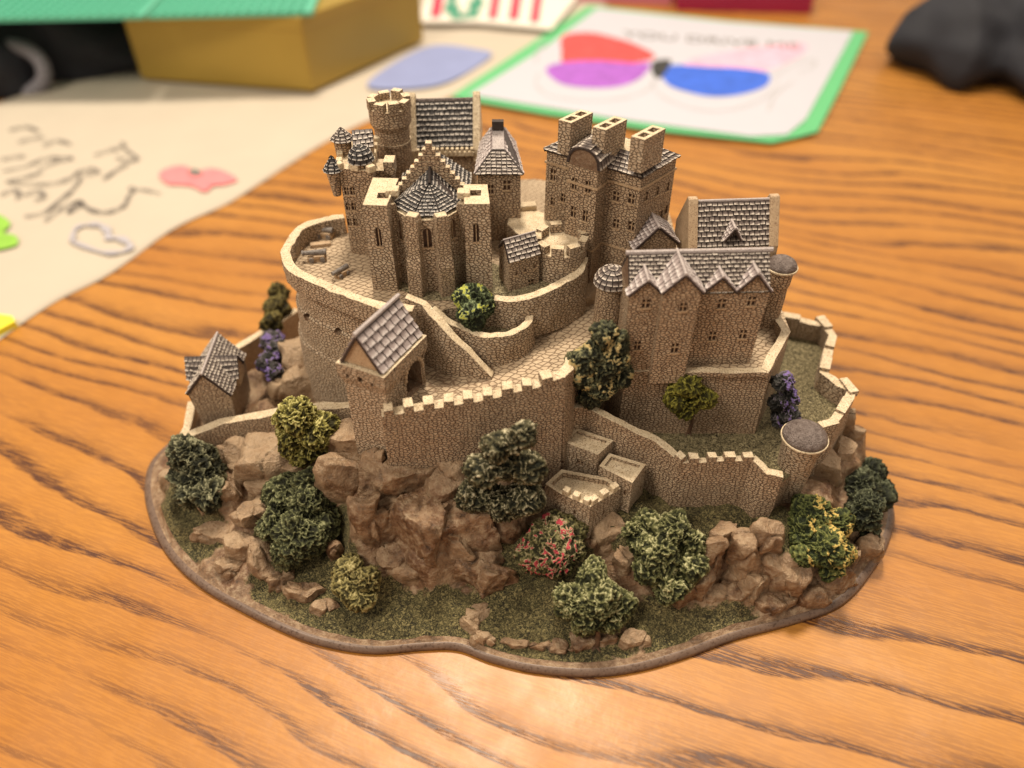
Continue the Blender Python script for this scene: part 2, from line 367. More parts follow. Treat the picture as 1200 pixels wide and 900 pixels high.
def gable_house(name, e0, e1, e2, e3, zb, ze, zr, mat, tmat, tw=.2, rows=8, over=.07, batter=.05, ridge_r=.05, wins=None, roof=True, parapet=0):
    """e0-e1 the front eave, e3-e2 the back eave; the ridge runs from mid(e0,e3) to mid(e1,e2)"""
    ring = [e0, e1, e2, e3]; b = bmesh.new(); wall_box(b, ring, zb, ze, batter)
    o = link(name, b, [M[mat], M['cap']], castle)
    if wins: add_windows(o, wins(o))
    b = bmesh.new(); b.from_mesh(o.data)
    ra, rb = (e0+e3)/2, (e1+e2)/2; ra.z = rb.z = zr
    ax = (rb-ra); ax.z = 0; ax.normalize()
    uv = uvl(b)
    for (p, q, r_, s) in ((e0, e3, ra, 1), (e1, e2, rb, -1)):          # gable triangles as thin solid wedges
        pts = [Vector((p.x, p.y, ze-.03)), Vector((q.x, q.y, ze-.03)), r_-Vector((0,0,.02))]
        w = ax*s*.25; fa = [b.verts.new(x) for x in pts]; fb = [b.verts.new(x+w) for x in pts]
        for f in [b.faces.new(fa), b.faces.new(fb)]+[b.faces.new((fa[i], fa[(i+1) % 3], fb[(i+1) % 3], fb[i])) for i in range(3)]:
            for lp in f.loops: lp[uv].uv = ((lp.vert.co-pts[0]).dot((pts[1]-pts[0]).normalized()), lp.vert.co.z)
    me = o.data; bmesh.ops.recalc_face_normals(b, faces=b.faces); b.to_mesh(me); b.free()
    if roof:
        b = bmesh.new(); z3 = Vector((0,0,1))
        for (p, q) in ((e0, e1), (e3, e2)):
            lo0 = Vector((p.x, p.y, ze)); lo1 = Vector((q.x, q.y, ze))
            d0 = (lo0-ra); d1 = (lo1-rb)
            lo0 = ra+d0*(1+over/d0.length)-ax*over*.5; lo1 = rb+d1*(1+over/d1.length)+ax*over*.5
            h0, h1 = ra-ax*over*.5, rb+ax*over*.5
            up = z3*.05
            slab(b, [lo0+up, lo1+up, h1+up, h0+up], .07)
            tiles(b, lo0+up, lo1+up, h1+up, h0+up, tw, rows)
        tube(b, ra-ax*over*.7+z3*.06, rb+ax*over*.7+z3*.06, ridge_r, 2)
        link('roof', b, [M['tile_gap'], M[tmat], M['ridge']], o)
    return o
def path_wall(name, path, thick, zbot, mat='stone', batter=.0, merlon=None, inner_z=None, step=.35, side=1, cap='cap', arcs=None, parent=None, rough=.055):
    """path: Vectors on the outer top edge; wall body lies on the left (side=1) or right (-1) of the walking direction"""
    pts = resample(path, step, closed=False); n = len(pts); b = bmesh.new(); uv = uvl(b)
    zb = zbot if callable(zbot) else (lambda p, t: zbot)
    arc = [0.0]
    for i in range(n-1): arc.append(arc[-1]+(pts[i+1]-pts[i]).xy.length)
    secs = []; nrms = []
    for i, p in enumerate(pts):
        a = pts[max(0, i-1)]; c = pts[min(n-1, i+1)]; d = (c-a).xy.normalized(); nn = Vector((-d.y, d.x, 0))*side; nrms.append(nn)
        t = arc[i]/arc[-1]; z0 = zb(p, t); H = p.z-z0; k = 5
        outer = [Vector((p.x, p.y, z0+H*j/k))-nn*batter*(1-j/k) for j in range(k+1)]
        inner = [Vector((p.x, p.y, p.z))+nn*thick, Vector((p.x, p.y, z0))+nn*thick]
        secs.append([b.verts.new(q) for q in outer+inner])
    m = len(secs[0])
    for i in range(n-1):
        for j in range(m):
            l = (j+1) % m; f = b.faces.new((secs[i][j], secs[i+1][j], secs[i+1][l], secs[i][l]))
            f.material_index = 1 if j == 5 else 0
            for lp, uu in zip(f.loops, (arc[i], arc[i+1], arc[i+1], arc[i])): lp[uv].uv = (uu, lp.vert.co.z*1.0+(5 if j > 5 else 0))
    for s in (secs[0], secs[-1]):
        f = b.faces.new(s)
        for lp in f.loops: lp[uv].uv = (lp.vert.co.x+lp.vert.co.y, lp.vert.co.z)
    if merlon:
        pitch, w, h = merlon[:3]; s0, s1 = (merlon[3], merlon[4]) if len(merlon) > 3 else (0, 1)
        s = arc[-1]*s0+pitch*.4
        while s < arc[-1]*s1-.1:
            i = max(j for j in range(n) if arc[j] <= s); q = pts[i].lerp(pts[min(n-1, i+1)], (s-arc[i])/max(.01, (arc[min(n-1, i+1)]-arc[i])))
            d = (pts[min(n-1, i+1)]-pts[max(0, i-1)]).normalized(); c = q+nrms[i]*thick*.48
            hh = h*random.uniform(.85, 1.15); ww = w*random.uniform(.9, 1.1)
            box(b, c, d.xy, nrms[i].xy, ww/2, thick*.52, q.z-.15, q.z+hh, 0, 1)
            s += pitch
    return link(name, b, [M[mat], M[cap]], parent or castle, bevel=.03, rough=rough)
def floor_poly(name, ring, zt, zb, mat, rough=.02, side='stone'):
    b = bmesh.new(); r = resample(ring, .4); loft(b, [atz(r, zb), atz(r, zt)], side=0, top=1, vstep=9)
    return link(name, b, [M[side], M[mat]], castle)
def smooth_ring(ctrl, n, closed=True):
    """Catmull-Rom through the control points"""
    k = len(ctrl); out = []; segs = k if closed else k-1
    for i in range(segs):
        if closed: p0, p1, p2, p3 = ctrl[i-1], ctrl[i], ctrl[(i+1) % k], ctrl[(i+2) % k]
        else: p0, p1, p2, p3 = ctrl[max(0, i-1)], ctrl[i], ctrl[i+1], ctrl[min(k-1, i+2)]
        for j in range(n):
            t = j/n; out.append(.5*((2*p1)+(p2-p0)*t+(2*p0-5*p1+4*p2-p3)*t*t+(3*p1-p0-3*p2+p3)*t**3))
    if not closed: out.append(ctrl[-1].copy())
    return out

# ================================================================== rocky base
OUT = smooth_ring([P(170,570), P(176,610), P(196,652), P(235,690), P(290,722), P(345,748), P(392,762), P(440,768), P(492,764), P(535,764), P(575,778), P(625,790), P(690,795),
      P(745,789), P(800,774), P(860,752), P(930,733), P(985,712), P(1020,675), P(1042,635), Vector((15.7,-.9,0)), Vector((15.6,1.6,0)), Vector((14.6,4.0,0)), Vector((12.6,6.6,0)), Vector((9.5,9.6,0)),
      Vector((5,11.6,0)), Vector((-1,12.2,0)), Vector((-7,10.8,0)), Vector((-11,7.6,0)), Vector((-14,4.6,0)), Vector((-15.6,2.0,0))], 14)
CEN = Vector((0, .8, 0))
ctl = [(410,512,4.6),(445,516,4.7),(487,536,4.6),(530,550,4.35),(600,564,3.7),(640,604,2.5),(695,636,2.5),(727,604,3.0),(760,588,3.1),(800,600,3.1),(835,602,3.0),(880,600,3.0),(925,602,2.9),(960,570,2.9),(985,530,3.0),(1003,500,3.0),
 (228,532,2.3),(280,522,2.4),(340,517,2.9),(395,507,3.9),(200,545,1.6),(195,590,1.3),
 (430,590,3.5),(470,570,3.9),(400,560,3.2),(530,600,3.4),(500,640,2.6),(450,660,1.6),(570,640,2.1),(600,620,2.3),(540,700,.8),(480,700,.8),(440,725,.7),(500,735,.6),
 (620,720,1.0),(570,740,.6),(650,690,1.4),(600,680,1.4),(700,660,1.6),(750,730,.8),(820,740,.6),(770,640,2.4),(830,640,2.7),(880,640,2.8),(930,650,2.5),(850,690,1.0),(900,700,.9),(780,690,1.2),
 (960,690,.9),(1010,640,1.0),(1005,590,1.8),(1025,600,1.0),(960,640,1.9),
 (215,610,.9),(240,580,1.6),(265,560,2.1),(310,560,2.3),(300,600,1.6),(290,660,.9),(250,650,.8),(350,690,.8),(390,700,.8),(330,630,1.4),(380,640,1.5),(320,715,.5),(400,740,.5),
 (250,480,2.5),(300,440,2.7),(290,470,2.6),(320,470,2.9),(225,500,2.0)]
CT = [P(*c) for c in ctl]
for x, y, z in [(0,0,4),(0,5,5),(5,0,4),(9,2,3.8),(8,-1,3.7),(-5,3,4.5),(5,6,5),(-8,5,3),(-11,4,2.5),(11,3,3),(12.5,1,2.6),(11,5,3),(7,9,2),(0,10.5,2),(-6,8,2.4),(4,-2,3.4)]: CT.append(Vector((x,y,z)))
for i in range(0, len(OUT), 9): 
    q = OUT[i]; CT.append(Vector((CEN.x+(q.x-CEN.x)*.975, CEN.y+(q.y-CEN.y)*.975, .38)))
def tz0(x, y):
    s = w = 0.0
    for c in CT:
        d = (c.x-x)**2+(c.y-y)**2+.05
        k = 1/(d*d); s += k*c.z; w += k
    return s/w
GR = [(215,605,1.6),(235,625,1.1),(330,680,1.2),(380,665,1.5),(400,620,.9),(430,725,1.7),(480,735,1.3),(520,720,1.0),(370,700,1.2),(590,730,1.8),(620,700,1.7),(660,745,1.6),(630,760,1.2),(690,720,1.2),(780,735,1.2),
      (820,755,1.3),(860,740,1.1),(760,600,1.2),(790,612,1.1),(860,612,1.1),(900,610,1.1),(830,605,1.2),(930,620,1.0),(740,620,1.0),(1010,635,.9),(610,640,.8),(670,660,.9),(720,735,1.1),(300,560,.5)]
def tz(x, y):
    z = tz0(x, y)
    v = Vector((x, y, z))
    dis, _ = noise.voronoi(v*Vector((.75,.75,.55)) + Vector((2.2,1.1,0)))
    r = min(dis[0]*1.0, .8)
    e = min(1.0, max(0.0, (z-.42)/.8))
    return z+e*((.32-r)*.55+noise.noise(v*1.7)*.22)
def terr(px, py, lift=0.0, far=0):
    """first hit of the pixel's ray on the terrain"""
    d = ray(px, py).normalized(); t = 18.0
    while t < 60:
        p = CAM+d*t
        if p.z < 6 and p.z <= max(0, tz0(p.x, p.y)): return p
        t += .08
    return CAM+d*t
GW = [(terr(a, b_), r) for a, b_, r in GR]
def grassness(p):
    g = 0.0
    for c, r in GW:
        d = (p-c).length/r
        g = max(g, 1-d*.5)
    return max(0.0, g)
def make_base():
    b = bmesh.new(); n = len(OUT); R_ = 120
    gl = b.verts.layers.float.new('grass'); dl = b.verts.layers.float.new('dust')
    rows = []
    for j in range(R_+1):
        s = .12+.88*(j/R_); row = []
        for i in range(n):
            q = CEN+(OUT[i]-CEN)*s*.985
            z = tz(q.x, q.y) if s < .985 else .31
            nv = noise.noise_vector(Vector((q.x*.9, q.y*.9, z)))*.18 if s < .95 else Vector()
            v = b.verts.new((q.x+nv.x, q.y+nv.y, z)); v[gl] = grassness(v.co) if s < .975 else 0
            v[dl] = max(0, min(.5, .12+.6*noise.noise(v.co*1.1))) if s < .975 else .2
            row.append(v)
        rows.append(row)
    for z, k in ((.26, .990), (.19, .997), (.07, 1.0), (0.0, .982)):
        rows.append([b.verts.new(Vector((CEN.x+(p.x-CEN.x)*k, CEN.y+(p.y-CEN.y)*k, z+.02*noise.noise(p*.8)*(z > .1)))) for p in OUT])
    for a in range(len(rows)-1):
        for i in range(n):
            f = b.faces.new((rows[a][i], rows[a][(i+1) % n], rows[a+1][(i+1) % n], rows[a+1][i]))
            f.material_index = 1 if a >= R_-1 else 0
    b.faces.new(rows[0]); b.faces.new(rows[-1][::-1])
    link('rocky_base', b, [M['terrain'], M['rim']], castle, smooth=True)
make_base()
def boulder(px, py, rx, ry, seed, dust=.15, lift=.15, depth=.8, ext=None, z=None):
    rnd = random.Random(seed); p = terr(px, py) if z is None else P(px, py, z); dist = (p-CAM).dot(FW); k = dist/FPX
    rx *= 1.5; ry *= 1.5; a, h = rx*k, ry*k*1.15; b = bmesh.new(); bmesh.ops.create_icosphere(b, subdivisions=5, radius=1.0)
    planes = []
    for _ in range(8):
        v = Vector((rnd.gauss(0,1), rnd.gauss(0,1), rnd.gauss(0,.35))).normalized(); planes.append((v, rnd.uniform(.5, .82)))
    planes.append((Vector((rnd.uniform(-.2,.2), rnd.uniform(-.2,.2), 1)).normalized(), rnd.uniform(.6,.8)))
    sh = Vector((seed*1.7, seed*.3, 0)); rz = Matrix.Rotation(rnd.uniform(-.3,.3), 3, 'Z')
    dl = b.verts.layers.float.new('dust')
    for v in b.verts:
        c = v.co.copy()
        for nrm, d in planes:
            o = c.dot(nrm)-d
            if o > 0: c -= nrm*o*.93
        n0 = c.copy(); c = Vector((c.x*a, c.y*min(a, h)*depth, c.z*h)); c = rz @ c
        c += noise.noise_vector(c*1.1+sh)*.16*min(1, a) + noise.noise_vector(c*3.5+sh)*.06 + noise.noise_vector(c*9+sh)*.022 + n0*(-.16*max(0, 1-abs(noise.noise(Vector((c.x*1.1, c.y*1.1, c.z*.55))+sh))*11))
        v.co = c; v[dl] = max(0, min(.75, dust+.5*max(0, n0.z-.35)+.35*noise.noise(c*1.4+sh)))
    for v in b.verts: v.co += p+Vector((0, a*.42, -h*.06))
    link('rock', b, M['rock'], castle, smooth=True)
sd = 1
for args in [(418,540,26,34,.35),(452,520,24,26,.3),(490,535,30,22,.3),(402,580,26,40,.25),(440,575,20,45,.2),(478,575,34,30,.15),(520,585,30,32,.15),(535,560,22,18,.3),(452,632,22,40,.1),(432,620,18,40,.15),
  (492,640,36,44,.02),(545,650,42,46,.0),(560,680,28,26,.0),(528,648,26,22,.25),(486,684,28,18,.25),(510,620,24,26,.05),(585,625,24,30,.05),(580,690,20,26,.0),(612,585,18,16,.05),(465,665,18,16,.05),
  (303,560,34,36,.45),(280,545,22,22,.5),(330,545,24,24,.4),(312,590,26,24,.45),(296,615,20,20,.4),(270,590,14,22,.3),(350,570,16,22,.2),
  (250,640,24,13,.3),(280,655,17,20,.5),(303,670,22,20,.35),(268,672,14,12,.3),(330,690,20,12,.1),(352,708,22,12,.1),(378,722,14,9,.2),(240,600,10,10,.1),(345,650,12,16,.0),(392,655,10,16,.0),
  (553,742,12,12,.5),(570,758,14,9,.5),(560,728,14,10,.3),(605,772,26,8,.1),(650,776,30,8,.05),(700,770,36,12,.1),(742,762,16,13,.4),(708,735,24,12,.05),
  (718,640,20,24,.4),(735,665,14,16,.3),(850,640,18,26,.25),(870,660,16,34,.3),(895,650,18,32,.05),(835,660,16,24,.1),(855,690,28,14,.25),(888,700,18,26,.35),(850,716,32,14,.15),(915,690,28,26,.05),(945,705,30,16,.1),(975,690,26,16,.15),
  (905,722,30,10,.1),(985,665,20,16,.35),(800,705,22,20,.1),(820,690,14,20,.1),(1022,650,16,18,.3),(1005,625,18,14,.3),
  (200,570,10,14,.6)]:
    boulder(*args[:4], sd, args[4]); sd += 1
for a in [(350,440,26,30,.7,3.2),(365,462,24,20,.7,3.2),(340,462,18,22,.65,3.1),(385,462,18,12,.7,3.2),(395,470,14,10,.6,3.6),(985,505,14,24,.6,3.2),(990,540,16,22,.55,2.6),(1000,520,10,20,.5,2.6),(975,560,16,20,.5,2.6),
          (668,368,26,12,.7,7.3),(650,385,22,10,.7,7.0),(682,352,16,14,.7,7.6),(640,372,14,16,.65,7.3),(690,330,14,20,.6,8.0)]:
    boulder(*a[:4], sd, a[4], z=a[5], lift=0); sd += 1

# ================================================================== upper courtyard on the curved battery
ZC = 8.75; ZP = 9.45
arc_l = smooth_ring([P(404,256,ZP), P(366,263,ZP), P(347,280,ZP), P(341,297,ZP), P(350,313,ZP), P(380,328,ZP), P(415,342,ZP), P(452,354,ZP), P(486,357,ZP)], 10, closed=False)
back = [Vector((-2.3,1.05,ZP)), Vector((-.66,1.27,ZP)), Vector((.06,1.22,ZP)), Vector((.9,1.52,ZP)), Vector((1.84,2.21,ZP)), Vector((2.6,3.00,ZP)), Vector((2.9,3.9,ZP)), Vector((5.2,4.4,ZP)), Vector((6.6,4.9,ZP)), Vector((6.6,9.5,ZP)), Vector((1,10.8,ZP)), Vector((-4,10.6,ZP)), Vector((-6.3,7.5,ZP))]
arc_r = resample(arc_l, .35, closed=False); ring = arc_r+back; KA = len(arc_r)-3
b = bmesh.new(); lv = []
steps = [(3.0,.50),(5.9,.38),(5.98,.26),(7.35,.21),(7.43,.09),(ZC,.0)]
loft(b, [atz([q if i < KA else ring[i] for i, q in enumerate(off(ring, d))], z) for z, d in steps], vstep=.5)
drum = link('curved_battery', b, [M['stone'], M['cobble']], castle)
cb = bmesh.new()
for px, py in ((354,330),(379,344),(416,357),(450,358),(361,371),(397,388),(436,400)):
    # gun ports: where the pixel's ray meets the battery face
    d = ray(px, py).normalized(); t = 25.0; best = None
    R2 = [Vector((p.x, p.y, 0)) for p in arc_l]
    while t < 45:
        q = CAM+d*t
        o_ = .0 if q.z > 7.4 else (.13 if q.z > 5.96 else .35)
        for a_, c_ in zip(R2, R2[1:]):
            e = (c_-a_); n_ = Vector((e.y, -e.x, 0)).normalized(); mid = (a_+c_)/2
            if n_.dot(mid-Vector((-4.5,3.5,0))) < 0: n_ = -n_
            if abs((q-mid).dot(e.normalized())) < e.length/2+.02 and (Vector((q.x,q.y,0))-mid).dot(n_) < o_ and (Vector((q.x,q.y,0))-mid).dot(n_) > -.4: best = (q, n_); break
        if best: break
        t += .05
    if best and best[0].z > 3.5:
        u = Vector((-best[1].y, best[1].x, 0)); extrude_profile(cb, [(math.cos(k*PI/5)*.17, math.sin(k*PI/5)*.14) for k in range(10)], best[0], u, best[1], .4, -.3)
cut(drum, cb)
path_wall('parapet', arc_l, .38, ZC-.1, merlon=None, side=-1)
# diagonal wall down to the gate road
path_wall('sloping_wall', [P(474,350,9.5), P(494,358,9.35), P(520,388,8.7), P(548,415,7.9), P(576,443,7.0)], .34, 6.3, side=1, batter=.1)
# round walled terrace with the shrub, and the upper forecourt wall
ZR = 6.0
lower = smooth_ring([P(505,362,9.1), P(522,377,8.7), P(545,388,8.3), P(575,396,8.2), P(605,391,8.2), P(624,377,8.2), P(622,362,8.2)], 6, closed=False)
path_wall('round_terrace_wall', lower, .3, lambda p, t: 6.4, side=1, batter=.12)
floor_poly('terrace_lawn', atz(lower, 7.8)+[P(600,345,7.8), P(540,345,7.8)], 7.8, 6.0, 'lawn_light')
upper = smooth_ring([P(578,352,8.95), P(602,353,8.95), P(630,347,9.0), P(660,334,9.15), P(684,318,9.35), P(690,300,9.6)], 6, closed=False)
path_wall('forecourt_wall', upper, .34, lambda p, t: 7.2, side=1, batter=.08)
floor_poly('forecourt_lawn', [P(500,352,8.8), P(540,352,8.8), P(580,354,8.8), P(612,353,8.8), P(655,338,8.8), P(680,322,8.8), P(690,300,8.8), P(600,318,8.8), P(560,300,8.8), P(500,320,8.8), P(440,335,8.8), P(470,340,8.8)], 8.8, 6.5, 'lawn_light')

# ================================================================== road and front curtain wall
road = [P(440,482,6.75), P(530,474,6.8), P(600,460,6.95), P(665,442,7.25), P(700,425,7.3), P(735,395,7.4), P(740,330,7.5), P(690,320,7.7), P(640,360,7.3), P(600,375,7.0), P(520,390,6.8), P(480,425,6.75)]
b = bmesh.new(); r = road
loft(b, [atz(r, 3.2), r], side=0, top=1, vstep=3); link('road', b, [M['stone_dark'], M['cobble']], castle)
cw = [P(447,489,7.25), P(500,480,7.3), P(560,471,7.45), P(620,457,7.8), P(662,442,8.1)]
path_wall('crenellated_wall', cw, .42, lambda p, t: 3.3-.4*t, mat='stone_dark', batter=.22, merlon=(.66, .36, .26), rough=.035)
path_wall('crenellated_wall', [P(662,443,8.1), P(672,432,8.1), P(676,420,8.1)], .4, 2.8, mat='stone_dark', batter=.2)

# ================================================================== gatehouse
def gatehouse():
    z = 8.8; A, B_, D = P(393,425,z), P(450,443,z), P(500,393,z); E_ = A+(D-B_)
    ring = [A, B_, D, E_]; b = bmesh.new(); rr = resample(ring, .4)
    loft(b, [atz(off(rr, -.10), 4.0), atz(off(rr, -.12), 7.9), atz(off(rr, -.0), 8.3), atz(rr, z)], vstep=.5)
    o = link('gatehouse', b, [M['stone'], M['cap']], castle)
    nl = Vector(((B_-A).y, -(B_-A).x, 0)).normalized(); f2 = -.11
    ins = off(ring, f2)
    sp = [win(424,443,ins[0],ins[1],.12,.2), win(409,438,ins[0],ins[1],.1,.16), win(438,449,ins[0],ins[1],.1,.16), win(470,444,ins[1],ins[2],.1,.22), win(494,417,ins[1],ins[2],.1,.2), win(459,420+12,ins[1],ins[2],.1,.14)]
    add_windows(o, sp, .14, sill=False)
    p, n = onwall(488, 467, ins[1], ins[2]); u = Vector((-n.y, n.x, 0)); p.z = 6.8
    cb = bmesh.new(); extrude_profile(cb, win_profile(.9, 1.35, True), p, u, n, .6, -.7); cut(o, cb)
    b = bmesh.new()
    for i in range(11):
        a = PI*i/10; c = p+u*math.cos(a)*.5+Vector((0,0,.9+math.sin(a)*.55))
        box(b, c+n*.02, (u*math.cos(a)*1+Vector((0,0,0))).xy if abs(math.cos(a)) > .2 else u.xy, n.xy, .06, .05, c.z-.08, c.z+.08, 0)
    link('arch_surround', b, [M['plain']], o, bevel=.02)
    b = bmesh.new(); extrude_profile(b, win_profile(.8, 1.2, True), p, u, n, -.55, -.65); link('gate', b, M['dark'], o)
    # saddle roof set inside the parapet
    i0, i1, i2, i3 = [atz(off(ring, -.14), 8.85)[k] for k in range(4)]
    ra = (i0+i1)/2; rb = (i2+i3)/2; ra.z = rb.z = 10.15; b = bmesh.new()
    for T in ((i0, i1, ra), (i3, i2, rb)):
        fa = [b.verts.new(x) for x in T]; w = (rb-ra).normalized()*(.2 if T[2] is ra else -.2); fb = [b.verts.new(x+w) for x in T]
        for f in [b.faces.new(fa), b.faces.new(fb)]+[b.faces.new((fa[k], fa[(k+1) % 3], fb[(k+1) % 3], fb[k])) for k in range(3)]: f.material_index = 3
    ax = (rb-ra).normalized()*.08
    for lo0, lo1 in ((i1, i2), (i0, i3)):
        q = [lo0-ax, lo1+ax, rb+ax, ra-ax]; slab(b, q, .08)
        tiles(b, *q, .36, 5, .06, gap=.045)
    tube(b, ra-ax*1.5+Vector((0,0,.06)), rb+ax*1.5+Vector((0,0,.06)), .08, 2)
    link('roof', b, [M['tile_gap'], M['tile_lilac'], M['ridge'], M['plain']], o)
gatehouse()

# ================================================================== left lower ward
path_wall('low_wall', [P(203,524,2.5), P(228,509,2.9), P(262,497,3.3), P(330,485,4.1), P(375,480,4.6), P(414,478,5.2)], .42, lambda p, t: 1.6+1.8*t, mat='stone_dark', batter=.1, side=1)
path_wall('low_wall', [P(254,418,3.4), P(272,406,3.5), P(290,395,3.6), P(312,382,3.8), P(345,360,4.0)], .36, 2.0, mat='plain', side=-1, batter=0)
path_wall('low_wall', [P(203,524,2.4), P(214,500,2.6), P(220,470,2.7)], .36, 1.0, mat='plain', side=-1)
def left_house():
    ze, zr, zb = 4.3, 5.35, 2.0
    e1, e0 = P(268,462,ze), P(284,418,ze)    # right eave, near to far
    a, d = P(268,464,ze), P(219,461,ze)
    far = P(284,416,ze)-a
    o = gable_house('house', P(270,463,ze), P(270,463,ze)+far, P(220,462,ze)+far, P(220,462,ze), zb, ze, zr, 'stone_fine', 'tile_grey', .17, 9, batter=-.15)
    r0 = (P(270,463,zr)+P(220,462,zr))/2
    mid = (P(270,463,ze)+P(220,462,ze))/2+far*.5; ax = Vector((-far.y, far.x, 0)).normalized(); fx = far.normalized()
    if ax.x > 0: ax = -ax
    for s in (1, -1):                                              # cross-gable dormers
        b = bmesh.new(); A_ = mid+ax*s*1.05; top = Vector((0,0,zr-.12)); 
        ridge0 = Vector((mid.x, mid.y, zr-.1)); ridge1 = Vector((A_.x, A_.y, zr-.12))
        for k in (1, -1):
            lo0 = Vector((mid.x, mid.y, ze+.1))+fx*k*.75; lo1 = Vector((A_.x, A_.y, ze+.15))+fx*k*.5
            q = [lo0+ax*s*.3, lo1, ridge1, ridge0]; slab(b, q, .08); tiles(b, *q, .17, 5)
        w = [Vector((A_.x, A_.y, ze-.3))-ax*s*.06+fx*.45, Vector((A_.x, A_.y, ze-.3))-ax*s*.06-fx*.45, Vector((A_.x, A_.y, ze+.15))-ax*s*.06-fx*.45, ridge1-Vector((0,0,.06))-ax*s*.06, Vector((A_.x, A_.y, ze+.15))-ax*s*.06+fx*.45]
        slabv = [b.verts.new(x) for x in w]; sb = [b.verts.new(x-ax*s*.6) for x in w]
        for f in [b.faces.new(slabv), b.faces.new(sb)]+[b.faces.new((slabv[i], slabv[(i+1) % 5], sb[(i+1) % 5], sb[i])) for i in range(5)]: f.material_index = 2
        link('dormer', b, [M['tile_gap'], M['tile_grey'], M['plain']], o)
left_house()

# ================================================================== war memorial hall with apse
def memorial():
    zt = 12.2
    parent = None
    b = bmesh.new(); apse = [P(457,243,11.7), P(483,258,11.7), P(518,258,11.7), P(543,243,11.7)]
    back = Vector((.0, 2.2, 0)); body = apse+[P(545,225,11.7)+Vector((0,.4,0)), P(455,225,11.7)+Vector((0,.4,0))]
    wall_box(b, body, 8.7, 11.7, .05, .4)
    main = link('memorial_hall', b, [M['stone'], M['cap']], castle)
    sp = [win(501,279,apse[1],apse[2],.3,.72,True), win(470,270,apse[0],apse[1],.22,.7,True), win(531,268,apse[2],apse[3],.22,.7,True)]
    add_windows(main, sp, .14)
    cA = cen(apse[:4])+Vector((0,1.0,0))
    for (px, py) in ((458,244),(484,258),(517,258),(543,244)):
        q = P(px, py, 11.7); d = (q-cA); d.z = 0; d.normalize(); s = Vector((-d.y, d.x, 0))
        b = bmesh.new(); c = q+d*.02
        r0 = [c-s*.24-d*.2, c+s*.24-d*.2, c+s*.24+d*.2, c-s*.24+d*.2]
        r1 = [c-s*.27-d*.2, c+s*.27-d*.2, c+s*.27+d*.34, c-s*.27+d*.34]
        rr0, rr1 = [[q_[i].lerp(q_[(i+1) % 4], j/3) for i in range(4) for j in range(3)] for q_ in (r0, r1)]
        loft(b, [atz(rr1, 8.7), atz(rr1, 10.0), atz(rr0, 10.4), atz(rr0, 11.75), [Vector((x.x*.8+c.x*.2, x.y*.8+c.y*.2, 11.95)) for x in rr0]])
        link('buttress', b, [M['stone_fine'], M['cap']], main, bevel=.03, rough=.02)
    # side towers with open tops
    for ring, hole in (([P(425,240,zt), P(453,241,zt), P(467,209,zt), P(437,208,zt)], P(449,229,zt)), ([P(544,239,zt), P(574,239,zt), P(571,216,zt), P(543,216,zt)], P(557,226,zt))):
        b = bmesh.new(); wall_box(b, ring, 8.7, zt, .05, .4)
        t = link('side_tower', b, [M['stone'], M['cap']], main)
        cb = bmesh.new(); box(cb, hole, (1,0), (0,1), .2, .2, zt-.45, zt+.5); cut(t, cb)
        add_windows(t, [win(444 if hole.x < -3 else 558, 278 if hole.x < -3 else 273, ring[0], ring[1], .2, .72, True)], .14)
        b = bmesh.new(); ci = ring[1] if hole.x < -3 else ring[0]
        box(b, (ci+ring[2 if hole.x < -3 else 3])/2, (1,0), (0,1), .22, .2, zt-.1, zt+.14, 0); link('pinnacle', b, [M['cap']], t, bevel=.03)
    # crow-stepped gable behind the apse roof
    gz = 11.7; a, c = P(464,232,gz), P(548,232,gz); a.y = c.y = (a.y+c.y)/2+.25; mid = (a+c)/2; W = (c-a).x/2; top = 13.45; n = 8; b = bmesh.new()
    for i in range(n):
        w = W*(1-i/n)+.06; z0 = gz-1.0 if i == 0 else gz+(top-gz)*i/n; z1 = gz+(top-gz)*(i+1)/n-.03*(i > 99)
        box(b, mid, (1,0), (0,1), w, .13-.002*i, z0, z1, 0, 1)
    box(b, mid, (1,0), (0,1), .11, .12, top-.05, top+.22, 0, 1)
    link('stepped_gable', b, [M['stone_dark'], M['cap']], main, bevel=.025, rough=.015)
    # nave behind
    b = bmesh.new(); nv = [Vector((mid.x-W*.95, mid.y+.1, 0)), Vector((mid.x+W*.95, mid.y+.1, 0)), Vector((mid.x+W*.95, mid.y+2.2, 0)), Vector((mid.x-W*.95, mid.y+2.2, 0))]
    wall_box(b, nv, 8.7, 11.4, 0, .4); link('nave', b, [M['stone_dark'], M['tile_gap']], main)
    b = bmesh.new(); r0 = Vector((mid.x, mid.y+.1, 12.5)); r1 = Vector((mid.x, mid.y+2.2, 12.3))
    for s in (1, -1):
        q = [Vector((mid.x+s*W, mid.y+.1, 11.4)), Vector((mid.x+s*W, mid.y+2.2, 11.4)), r1, r0]; slab(b, q, .08); tiles(b, *q, .2, 9)
    # apse roof: facets from the eaves up to the gable
    apz = onwall(500, 198, Vector((0, mid.y-.13, 0)), Vector((1, mid.y-.13, 0)))[0].z; ap = Vector((mid.x, mid.y-.13, apz)); ap2 = onwall(500, 216, Vector((0, mid.y-.62, 0)), Vector((1, mid.y-.62, 0)))[0]; ap2.x = mid.x; z3 = Vector((0,0,.08))
    e = [p+z3 for p in off(body, -.12)[:4]]
    e0 = Vector((a.x+.25, a.y-.13, 11.75)); e5 = Vector((c.x-.25, c.y-.13, 11.75))
    for q in ([e[0], e[1], ap2, ap2], [e[1], e[2], ap2, ap2], [e[2], e[3], ap2, ap2], [e0, e[0], ap2, ap], [e[3], e5, ap, ap2]):
        bb = [q[0], q[1], q[2]] if (q[2]-q[3]).length < 1e-6 else q
        slab(b, bb, .06); tiles(b, *q, .2, 9, .05)
